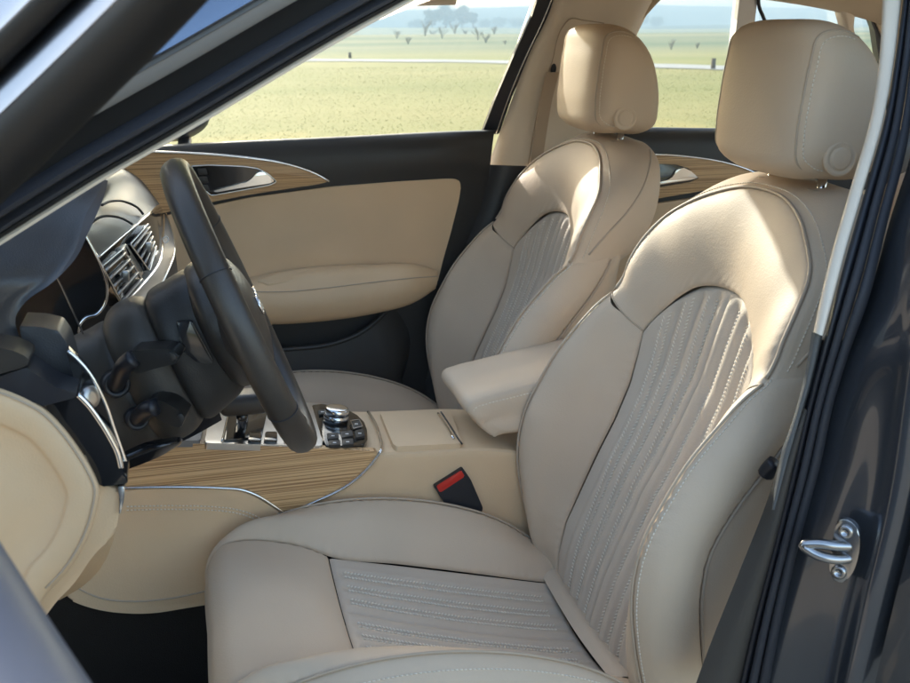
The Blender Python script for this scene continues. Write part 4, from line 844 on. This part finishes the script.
stalk(atY(137, 418, -.074), Yv([(148, 402, -.112), (156, 400, -.114), (165, 402.5, -.116), (176, 409, -.119), (185, 417, -.12), (181, 428, -.12), (172, 426, -.118), (157, 419, -.113), (148, 410, -.11)]), [atY(137, 418, -.075), atY(142, 414, -.095), atY(150, 408, -.115), atY(156, 407, -.12)], None, .016)
slab('stalk_button', Yv([(176, 416, -.1225), (181, 413, -.1235), (185, 418, -.124), (182, 426, -.124)]), .006, M['dark'], colm, .0015, 2)
patches('column_skirt', [Patch([Yv([(124, 452, -.09), (147, 442, -.09), (165, 438.5, -.09), (178, 437, -.085), (182, 440, -.06)]), Yv([(124, 458, -.10), (147, 449, -.105), (165, 444, -.105), (177, 442, -.095), (181, 443, -.06)]), Yv([(126, 470, -.09), (145, 463, -.09), (160, 456.5, -.09), (175, 448, -.085), (180, 445, -.06)])], 16, 24, inside=(-.7, 0, .8))], M['gloss'], colm)
patches('column_under', [Patch([Yv([(105, 400, -.03), (115, 440, -.04), (126, 466, -.05)]), Yv([(150, 400, .02), (165, 430, .0), (175, 445, -.03)]), Yv([(205, 380, .08), (215, 400, .06), (222, 420, .05)])], 14, 14, inside=(-.7, .1, 1.1))], M['rubber'], colm)

# ---------------------------------------------------------------- centre console
PT = ((-.496, .262, .637), (.165, 0, 1)); PT2 = ((-.278, .262, .601), (.07, 0, 1))
top1 = lambda x, y, h=0: atP(x, y, (PT[0][0], PT[0][1], PT[0][2]+h), PT[1])
top2 = lambda x, y, h=0: atP(x, y, (PT2[0][0], PT2[0][1], PT2[0][2]+h), PT2[1])
YS = .262
ne = Ys([(60, 448), (125, 446), (180, 441.7), (252, 444), (320, 447), (378, 450)], YS)
ne2 = Ys([(378, 450), (430, 448), (480, 446), (540, 450)], YS)
edge = ne+ne2[1:]+[A(.25, YS, .575)]
sh = lambda L, dy, dz: [p+A(0, dy, dz) for p in L]
edge = sh(edge, 0, -.005)
con = patches('centre_console', [Patch([sh(edge, .012, -.24), sh(edge, .002, -.15), sh(edge, 0, -.012), sh(edge, .0012, -.005), sh(edge, .005, -.0012), sh(edge, .012, 0), sh(edge, .205, 0), sh(edge, .2128, -.002), sh(edge, .216, -.008), sh(edge, .218, -.05), sh(edge, .218, -.24)], 90, 90, inside=(-.3, .37, .4), lin=True)], M['vinyl'], car)
wpx = [(100, 449), (125, 447.5), (180, 443.5), (252, 445.5), (320, 448.5), (379, 451.5), (370, 463), (358, 475), (340, 488), (318, 499), (300, 507), (286, 513), (270, 502), (255, 493), (240, 488.5), (222, 487), (180, 486), (125, 487), (100, 488)]
slab('wood_trim', Ys(wpx, YS-.010), .016, M['wood'], con, .003, 3, rr=0.008)
tube('chrome_strip', Ys([(120, 488.3), (180, 487.2), (222, 488.2), (241, 489.8), (256, 495), (271, 504), (285.5, 514.5)], YS-.012), .0028, M['chrome'], con, n=60)
tube('chrome_strip', Ys([(285.5, 514.5), (300, 508.5), (318, 500.5), (341, 489.5), (360, 476), (372, 463.5), (381, 451)], YS-.012), .0028, M['chrome'], con, n=60)
tube('chrome_strip', [atY(381, 451, YS-.012), top1(381.5, 445, .002), top1(379, 434, .003), top1(374.5, 422, .003), top1(368, 412, .003)], .0026, M['chrome'], con, n=40)
# lower beige panel by the pedals
kp = [(60, 596), (90, 540), (112, 505), (121, 489), (180, 488.5), (222, 489.5), (240, 491), (255, 496.5), (270, 506), (285, 516), (275, 522), (262, 540), (250, 575), (240, 600), (200, 606), (150, 614.5), (112, 613), (85, 607)]
slab('console_side', Ys(kp, YS-.012), .05, M['vinyl'], con, .010, 4, rr=0.03)
tube('side_seam', Ys([(72, 584), (85, 592), (100, 598), (130, 601.5), (170, 598.5), (215, 589)], YS-.0125), .0016, M['piping'], con, n=40)
mst = MB()
for dy in (-1.8, 1.8):
    P = resample(Ys([(124, 508.5+dy), (180, 507.5+dy), (210, 508.3+dy), (235, 511+dy), (252, 516+dy), (268, 525+dy)], YS-.0125), 80); stitch(mst, P, np.tile(A(0, -1, 0), (80, 1)), .0060, .0036, .0015)
mst.build('stitching', M['thread'], con)
# gear selector surround
slab('shifter_plate', [top1(x, y, .004) for x, y in [(205, 440), (212, 405), (300, 402), (330, 404), (322, 446), (206, 443)]], .012, M['alu'], con, .002)
slab('storage_tray', [top1(x, y, .005) for x, y in [(120, 441), (150, 405), (208, 403), (200, 440.5)]], .012, M['grey'], con, .002)
slab('shifter_gate', [top1(x, y, .008) for x, y in [(224, 440), (229, 408), (268, 408), (262, 436)]], .012, M['gloss'], con, .002)
sf = tube('gear_lever', [top1(240, 430, .01), top1(240, 430, .03)+A(.004, .02, .0), top1(240, 430, .05)+A(.006, .03, .015)], .010, M['gloss'], con, n=12)
rbox('gear_knob', top1(240, 430, .05)+A(.012, .045, .032), (.085, .055, .036), M['wheel'], sf, .014, 4)
for x0 in (248, 264, 284):
    slab('console_button', [top1(x0+a, b, .009) for a, b in [(0, 440), (1.5, 431.5), (13, 431.5), (13.5, 440.5)]], .006, M['gloss'], con, .0012, 2)
tube('chrome_strip', [top1(x, y, .010) for x, y in [(222, 441.5), (226, 424), (230, 406)]], .002, M['chrome'], con, n=20)
# rotary controller
mm = slab('control_panel', [top1(x, y, .005) for x, y in [(312, 405), (322, 404), (334, 405.5), (347, 409.5), (357, 415), (364, 422), (367, 430), (367.5, 440), (364, 445), (350, 446), (326, 445.5), (321, 436)]], .012, M['gloss'], con, .002, 2)
kc = top1(335.5, 421, .006); tn = A(.165, 0, 1); tn /= np.linalg.norm(tn)
V, F = lathe(kc, tn, [(.0235, 0), (.0235, .010), (.0225, .012), (.0215, .013), (.0225, .014), (.0225, .024), (.0205, .0265), (.018, .0272), (.001, .0275)], 40); mesh_obj('control_knob', V, F, M['chrome'], mm)
for poly in ([(327, 433), (338, 432.5), (339, 438), (328, 439)], [(341, 431.5), (352, 430), (353, 435.5), (342, 437.5)], [(328.5, 440.3), (340, 439.8), (340.5, 444.6), (329.5, 444.8)], [(342, 439.2), (353, 438.3), (353.5, 444), (342.5, 444.6)], [(351, 421), (359, 420), (362, 426), (353.5, 428)], [(355, 430.5), (363, 428.5), (365, 436), (356, 437.5)], [(318, 410), (326, 409), (327, 413), (319, 414.5)]):
    slab('control_button', [top1(x, y, .009) for x, y in poly], .006, M['dark'], mm, .0014, 2, rr=.002)
    gx_ = sum(p[0] for p in poly)/4; gy_ = sum(p[1] for p in poly)/4; slab('button_mark', [top1(gx_+u, gy_+v, .0094) for u, v in ((-1.6, -.3), (1.6, -.3), (1.6, .4), (-1.6, .4))], .0004, M['frost'], mm, 0, rr=0)
loop('button_ring', [top1(x, y, .010) for x, y in [(350.5, 420.7), (359.3, 419.6), (362.5, 426.2), (353.3, 428.6)]], .0009, M['chrome'], mm, .002)
# lidded tray
slab('console_lid', [top2(x, y, .004) for x, y in [(380, 412.5), (450, 410), (462, 441.5), (460, 443.5), (397, 446.5), (393, 444)]], .014, M['vinyl'], con, .003, 3)
tube('lid_handle', [top2(438, 413.5, .006), top2(446, 426, .007), top2(453.5, 438.5, .006)], .0026, M['chrome2'], con, n=14)
tube('lid_gap', [top2(441, 412, .005), top2(450, 425.5, .005), top2(458.5, 439, .005), top2(462, 444, .004)], .0016, M['rubber'], con, n=20)
# armrest
def ar(y, xi): return [A(-.070+xi, y, .606), A(-.092+xi, y, .628), A(-.112+xi, y, .655), A(-.114+xi, y, .668), A(-.104+xi, y, .676), A(-.03, y, .690), A(.08, y, .708), A(.20, y, .722)]
def ar2(y, i): return [p+A(i*1.0 if k in (0, 1, 2, 3) else 0, 0, -i*.9 if k >= 4 else 0) for k, p in enumerate(ar(y, 0))]
lo = [A(-.066, 0, .606), A(-.03, 0, .600), A(.08, 0, .60), A(.20, 0, .61)]
sidec = lambda y: [A(-.068, y, .606), A(-.02, y, .602), A(.06, y, .602), A(.12, y, .605), A(.18, y, .607), A(.2, y, .61)]
rowsA = [[A(-.066, y, .606), A(.2, y, .606)] for y in (.27,)]
prof_top = [A(-.066, 0, .604), A(-.084, 0, .618), A(-.104, 0, .642), A(-.1145, 0, .660), A(-.110, 0, .672), A(-.09, 0, .679), A(-.04, 0, .688), A(.04, 0, .702), A(.12, 0, .715), A(.22, 0, .726)]
prof_bot = [A(-.060, 0, .602), A(-.058, 0, .602), A(-.050, 0, .602), A(-.045, 0, .602), A(-.03, 0, .602), A(-.01, 0, .602), A(.02, 0, .602), A(.08, 0, .602), A(.14, 0, .604), A(.22, 0, .606)]
yy_ = lambda C, y, k=0: [p+A(0, y, 0) for p in C]
mixc = lambda a, b, t: [p*(1-t)+q_*t for p, q_ in zip(a, b)]
arow = [yy_(prof_bot, .275), yy_(mixc(prof_bot, prof_top, .06), .264), yy_(mixc(prof_bot, prof_top, .5), .2605), yy_(mixc(prof_bot, prof_top, .90), .262), yy_(mixc(prof_bot, prof_top, .975), .2645), yy_(prof_top, .271), yy_(prof_top, .37), yy_(prof_top, .452), yy_(mixc(prof_bot, prof_top, .96), .464), yy_(mixc(prof_bot, prof_top, .85), .468), yy_(prof_bot, .46)]
parm = Patch(arow, 70, 60, inside=(.05, .37, .65))
arm_o = patches('armrest', [parm], M['leather'], con)
mst = MB(); P = resample(yy_(mixc(prof_bot, prof_top, .86), .2625)[3:], 80); stitch(mst, P, np.tile(A(0, -1, .2), (80, 1)), .0066, .0044, .0016, .0005); mst.build('armrest_stitching', M['thread'], arm_o)
# belt buckle
bk = [atY(x, y, .252) for x, y in [(434, 487), (463, 468.5), (471, 480), (483, 508), (481, 515), (470, 513), (456, 507), (444, 503)]]
buk = slab('belt_buckle', bk, .03, M['rubber'], car, .004, 3)
slab('release_button', [atY(x, y, .249) for x, y in [(436.5, 486.5), (461.5, 470.8), (465, 476.5), (440, 493)]], .008, M['red'], buk, .0015, 2)
# pedals' dark foot well and a far cushion support
rbox('console_under', (-.35, .37, .30), (1.4, .2, .30), M['carpet'], con, .02)

# ---------------------------------------------------------------- outside
def ground_mat():
    m = bpy.data.materials.new('dry meadow'); m.use_nodes = True; n = m.node_tree; b = n.nodes['Principled BSDF']; b.inputs['Roughness'].default_value = .9; b.inputs['Specular IOR Level'].default_value = .1
    sx_ = n.nodes.new('ShaderNodeSeparateXYZ'); mr = n.nodes.new('ShaderNodeMapRange'); mr.inputs['From Min'].default_value = 38; mr.inputs['From Max'].default_value = 62
    tc = n.nodes.new('ShaderNodeTexCoord')
    def nz(sc, det, scale=(1, 1, 1)):
        mp = n.nodes.new('ShaderNodeMapping'); mp.inputs['Scale'].default_value = scale; n.links.new(tc.outputs['Object'], mp.inputs[0])
        t = n.nodes.new('ShaderNodeTexNoise'); t.inputs['Scale'].default_value = sc; t.inputs['Detail'].default_value = det; n.links.new(mp.outputs[0], t.inputs['Vector']); return t
    a = nz(38, 6); c = nz(.10, 4, (.35, 1, 1))
    r1 = n.nodes.new('ShaderNodeValToRGB'); e = r1.color_ramp.elements; e[0].position = .35; e[0].color = (.27, .245, .075, 1); e[1].position = .68; e[1].color = (.37, .325, .115, 1)
    r2 = n.nodes.new('ShaderNodeValToRGB'); e = r2.color_ramp.elements; e[0].position = .38; e[0].color = (.16, .19, .06, 1); e[1].position = .62; e[1].color = (.42, .33, .15, 1)
    n.links.new(a.outputs[0], r1.inputs[0]); n.links.new(c.outputs[0], r2.inputs[0])
    mx = n.nodes.new('ShaderNodeMixRGB'); mx.inputs[0].default_value = .38; n.links.new(r1.outputs[0], mx.inputs[1]); n.links.new(r2.outputs[0], mx.inputs[2])
    n.links.new(tc.outputs['Object'], sx_.inputs[0]); n.links.new(sx_.outputs['Y'], mr.inputs['Value'])
    fb_ = nz(.06, 5, (.25, 1, 1)); r3 = n.nodes.new('ShaderNodeValToRGB'); e = r3.color_ramp.elements; e[0].position = .36; e[0].color = (.10, .15, .075, 1); e[1].position = .64; e[1].color = (.30, .27, .14, 1); n.links.new(fb_.outputs[0], r3.inputs[0])
    m3 = n.nodes.new('ShaderNodeMixRGB'); n.links.new(mr.outputs[0], m3.inputs[0]); n.links.new(mx.outputs[0], m3.inputs[1]); n.links.new(r3.outputs[0], m3.inputs[2]); n.links.new(m3.outputs[0], b.inputs['Base Color'])
    u = n.nodes.new('ShaderNodeBump'); u.inputs['Strength'].default_value = .12; u.inputs['Distance'].default_value = .05; n.links.new(a.outputs[0], u.inputs['Height']); n.links.new(u.outputs[0], b.inputs['Normal']); return m
M['ground'] = ground_mat(); M['grass'] = mat('grass blades', (.40, .36, .12), .8, spec=.15, var=.25, vscale=.7)
M['gravel'] = mat('warm bounce gravel', (.56, .455, .325), .9, spec=.1, var=.15, vscale=60)  # pale and warm so that it bounces light up onto the car
M['track'] = mat('pale gravel', (.40, .38, .34), .9, spec=.1, var=.1, vscale=.5)
M['far'] = mat('far meadow', (.14, .17, .07), .95, spec=.05, var=.35, vscale=.02)
M['tree'] = mat('dark foliage', (.045, .07, .03), .8, spec=.1, var=.4, vscale=.6); M['twig'] = mat('bare twigs', (.30, .27, .21), .9, spec=.1)
M['bark'] = mat('bark', (.16, .13, .10), .9, spec=.1)
M['hill'] = mat('far hill woods', (.06, .08, .05), .95, spec=.05, var=.3, vscale=.01)
def gz(x, y):
    d = np.hypot(x, y); return np.where(d > 60, 1.3*np.sin(x*.011+1.3)*np.sin(y*.016+.6)*np.clip((d-60)/120, 0, 1), 0)
xs = np.concatenate([np.linspace(-4000, -320, 24), np.linspace(-300, 500, 81), np.linspace(520, 4200, 24)]); ys_ = np.concatenate([np.linspace(-900, -60, 12), np.linspace(-50, 400, 91), np.linspace(420, 4200, 30)])
GX, GY = np.meshgrid(xs, ys_, indexing='ij'); G = np.stack([GX, GY, gz(GX, GY)], -1); nx, ny = GX.shape
gr = mesh_obj('ground', G.reshape(-1, 3), [[i*ny+j, (i+1)*ny+j, (i+1)*ny+j+1, i*ny+j+1] for i in range(nx-1) for j in range(ny-1)], M['ground']); tag(gr, kind='structure')
fc = mesh_obj('bounce_ground', [A(-14, -16, .004), A(14, -16, .004), A(14, 2.6, .004), A(-14, 2.6, .004)], [(0, 1, 2, 3)], M['gravel']); tag(fc, kind='structure')  # unseen ground sheet, added for its reflections and bounce light
# gravel track, running roughly parallel to the car
tr = [atZ(x, y, .004) for x, y in [(-300, 61.5), (100, 60.5), (330, 60.2), (500, 61.8), (660, 66.0), (730, 68)]]
tr = [tr[0]+(tr[0]-tr[1])*1.5]+tr+[tr[-1]+(tr[-1]-tr[-2])*4]
def strip(name, C, wd, m, z):
    C = resample(C, 60); T, _, _ = frames(C); S = np.stack([-T[:, 1], T[:, 0], 0*T[:, 0]], 1); wv = wd*(1+.12*np.sin(np.arange(60)*1.7))[:, None]
    Vv = np.vstack([C-S*wv, C+S*wv]); Vv[:, 2] = z
    return mesh_obj(name, Vv, [[i, i+1, 61+i, 60+i] for i in range(59)], m)
tag(strip('track', tr, 1.5, M['track'], .02), kind='structure')
# meadow grass seen through the side windows
nb = 120000; ang = rng.uniform(R_(-32), R_(48), nb); dist = 3.2+33*rng.uniform(0, 1, nb)**1.25
gx = CAM[0]+np.sin(ang)*dist; gy = CAM[1]+np.cos(ang)*dist; ok = gy > 2.6; gx, gy, dist = gx[ok], gy[ok], dist[ok]; nb = len(gx)
hgt = rng.uniform(.004, .015, nb)*(1+.15*np.sin(gx*.9)*np.sin(gy*.7)); th = rng.uniform(0, 2*math.pi, nb); wd = .0022+.0003*dist; ln = rng.normal(0, .02, (nb, 2))
base = np.stack([gx, gy, 0*gx], 1); sx = np.stack([np.cos(th)*wd, np.sin(th)*wd, 0*th], 1); tip = base+np.stack([ln[:, 0], ln[:, 1], hgt], 1)
Vg = np.stack([base-sx, base+sx, tip], 1).reshape(-1, 3); me = bpy.data.meshes.new('grass'); me.from_pydata(Vg.tolist(), [], np.arange(nb*3).reshape(-1, 3).tolist()); me.materials.append(M['grass']); me.update()
go = bpy.data.objects.new('grass', me); COL.objects.link(go); tag(go, 'short dry yellow-green grass covering the field beside the car', 'grass', kind='stuff')
# bare shrubs
def shrub(px, py, hpx, lab, seed):
    r = random.Random(seed); b = atZ(px, py, 0); dist = np.linalg.norm(b-CAM); h = hpx*dist/FPX; mb = MB(); b[2] = float(gz(b[0], b[1]))-.05
    for k in range(7):
        a = r.uniform(0, 6.28); sp = r.uniform(.12, .5)*h; hh_ = h*r.uniform(.55, 1); p1 = b+A(math.cos(a)*sp*.4, math.sin(a)*sp*.4, hh_*.5); p2 = b+A(math.cos(a)*sp, math.sin(a)*sp, hh_)
        mb.tube([b, p1, p2], 0.011*dist/55, k=5, n=6)
        for j in range(3):
            a2 = a+r.uniform(-1.2, 1.2); s0 = p1*(1-j*.3)+p2*j*.3; mb.tube([s0, s0+A(math.cos(a2)*.22*h, math.sin(a2)*.22*h, h*.22)], 0.007*dist/55, k=4, n=3)
    o = mb.build('bare_shrub', M['twig']); tag(o, lab, 'shrub', 'bare shrubs in the meadow beyond the track'); return o
for i, (px, py, hp, lab) in enumerate([(397, 42, 9, 'twiggy bare shrub farthest left in the front side window'), (425, 40, 16, 'tallest twiggy bare shrub below the clump of trees'), (442, 42, 13, 'forked bare shrub right of the tallest shrub'), (455, 37, 12, 'spreading bare shrub set farther back under the tree clump'),
        (478, 43, 14, 'bare shrub leaning left, one of the two joined near the door frame'), (486, 45, 11, 'bare shrub on the right of the pair near the door frame'), (505, 46, 5, 'lowest bare shrub beside the dark door frame'), (408, 46, 8, 'small bare shrub nearest the windscreen pillar'), (433, 33, 8, 'faint bare shrub far back, in front of the tallest tree'), (465, 34, 8, 'faint bare shrub far back, right of the tree clump'), (494, 38, 8, 'thin upright bare shrub behind the pair near the door frame'), (671, 50, 12, 'bare Y-shaped shrub seen between the two headrests on the left'), (697, 49, 7, 'low wide bare shrub seen between the two headrests on the right')]):
    shrub(px, py, hp, lab, i+3)
b = atZ(713, 69, 0); mb = MB(); mb.box(b+A(0, 0, .16), (1, 0, 0), (0, 1, 0), (0, 0, 1), .055, .05, .17); tag(mb.build('marker_post', M['bark']), 'small dark post standing at the edge of the pale track', 'post')
b = atZ(350, 58, 0); mb = MB(); mb.box(b+A(0, 0, .12), (1, 0, 0), (0, 1, 0), (0, 0, 1), .06, .06, .13); tag(mb.build('marker_post', M['bark']), 'short dark post by the track, seen under the windscreen pillar', 'post')
# hazy trees
def tree(px, dist, hpx, wpx_, lab, seed, grp):
    r = np.random.default_rng(seed); dist *= 1.45; d = ray(px, 27); d = d/np.hypot(d[0], d[1]); b = A(CAM[0]+d[0]*dist, CAM[1]+d[1]*dist, 0); b[2] = float(gz(b[0], b[1]))-.3
    h = hpx*dist/FPX+.3; wr = wpx_*dist/FPX/2
    root = bpy.data.objects.new('hazy_tree', None); COL.objects.link(root); root.location = b; tag(root, lab, 'tree', grp)
    mb = MB(); mb.tube([A(0, 0, 0), A(.1, 0, h*.35), A(0, .1, h*.75)], .035*h, k=7, n=8)
    for k in range(5):
        a = r.uniform(0, 6.28); mb.tube([A(0, 0, h*(.3+.08*k)), A(math.cos(a)*wr*.5, math.sin(a)*wr*.5, h*(.5+.08*k))], .012*h, k=5, n=4)
    mb.build('trunk', M['bark'], root)
    nl = 2600; cl = r.normal(0, 1, (26, 3)); cl /= np.linalg.norm(cl, axis=1, keepdims=True); cl = cl*r.uniform(.35, .95, (26, 1))*A(wr*.85, wr*.85, h*.38)+A(0, 0, h*.60); rr_ = r.uniform(.22, .42, 26)*wr
    ci = r.integers(0, 26, nl); c = cl[ci]+r.normal(0, .55, (nl, 3))*rr_[ci][:, None]; s_ = r.uniform(.03, .07, nl)*h
    t1 = r.normal(0, 1, (nl, 3)); t1 /= np.linalg.norm(t1, axis=1, keepdims=True); t2 = np.cross(t1, r.normal(0, 1, (nl, 3))); t2 /= np.linalg.norm(t2, axis=1, keepdims=True)
    V_ = np.stack([c-t1*s_[:, None], c+t2*s_[:, None]*.6, c+t1*s_[:, None], c-t2*s_[:, None]*.6], 1).reshape(-1, 3); V_[:, 2] = np.maximum(V_[:, 2], .02*h)
    me = bpy.data.meshes.new('crown'); me.from_pydata(V_.tolist(), [], np.arange(nl*4).reshape(-1, 4).tolist()); me.materials.append(M['tree']); me.update()
    o = bpy.data.objects.new('crown', me); COL.objects.link(o); o.parent = root
g1 = 'hazy trees on the horizon'
for i, (px, ds, hp, wp_, lab) in enumerate([(432, 330, 17, 18, 'rounded hazy tree at the left end of the tall clump'), (446, 350, 22, 20, 'tallest hazy tree in the middle of the clump'), (462, 340, 21, 18, 'tall hazy tree right of the tallest one in the clump'), (473, 335, 18, 8, 'slim ragged hazy tree on the right edge of the clump'),
        (416, 420, 8, 18, 'low hazy tree just left of the tall clump'), (486, 430, 8, 16, 'low hazy tree just right of the tall clump'), (500, 440, 9, 18, 'low broad hazy tree halfway from the clump to the door frame'), (516, 430, 8, 18, 'low hazy tree nearest the dark door frame'), (641, 420, 14, 14, 'pointed hazy tree beside the beige pillar'), (655, 430, 9, 18, 'low hazy tree behind the far headrest')]):
    tree(px, ds, hp, wp_, lab, 40+i, g1)
# far hills
def hill(name, x0, x1, dist, hts, m, lab=None):
    n_ = 70; xs_ = np.linspace(x0, x1, n_); hh_ = np.interp(np.linspace(0, 1, n_), np.linspace(0, 1, len(hts)), hts)+.35*np.sin(np.arange(n_)*1.3)+.2*np.sin(np.arange(n_)*3.1)
    rws = []
    for k, f in ((0, 0), (.12, .55), (.3, .9), (.45, 1), (.8, .6), (1.2, 0)):
        row = []
        for x, q_ in zip(xs_, hh_):
            d = ray(x, 27); d = d/np.hypot(d[0], d[1]); dd_ = dist*(1+k*.5); row.append(A(CAM[0]+d[0]*dd_, CAM[1]+d[1]*dd_, -3+max(q_, 0)*f*dist/FPX))
        rws.append(row)
    o = patches(name, [Patch(rws, 24, n_, inside=(0, dist, -2000))], m); tag(o, kind='structure'); return o
hill('meadow_rise', -200, 1100, 240, [4, 3, 5, 3, 4, 2, 3, 3, 4, 3], M['far'])
hill('wooded_rise', -400, 1300, 480, [9, 8, 7, 9, 6, 8, 8, 10, 9, 7, 8], M['hill'])
hill('hills', -600, 1500, 850, [20, 22, 24, 20, 24, 20, 22, 24, 30, 24, 20, 26, 30, 26, 22], M['hill'])
# air
bm = bmesh.new(); bmesh.ops.create_cube(bm, size=1); 
for v in bm.verts: v.co = Vector((v.co.x*9000+100, v.co.y*5600+1650, -9 if v.co.z < 0 else 27))
hz = bm_obj('haze', bm, bpy.data.materials.new('haze air'), None, False); hm = hz.data.materials[0]; hm.use_nodes = True; n = hm.node_tree; n.nodes.clear()
o_ = n.nodes.new('ShaderNodeOutputMaterial'); pv = n.nodes.new('ShaderNodeVolumePrincipled'); pv.inputs['Color'].default_value = (.44, .55, .66, 1); pv.inputs['Density'].default_value = 0.0023; pv.inputs['Anisotropy'].default_value = 0
n.links.new(pv.outputs[0], o_.inputs['Volume']); tag(hz, 'pale morning haze over the fields', 'haze', kind='stuff')
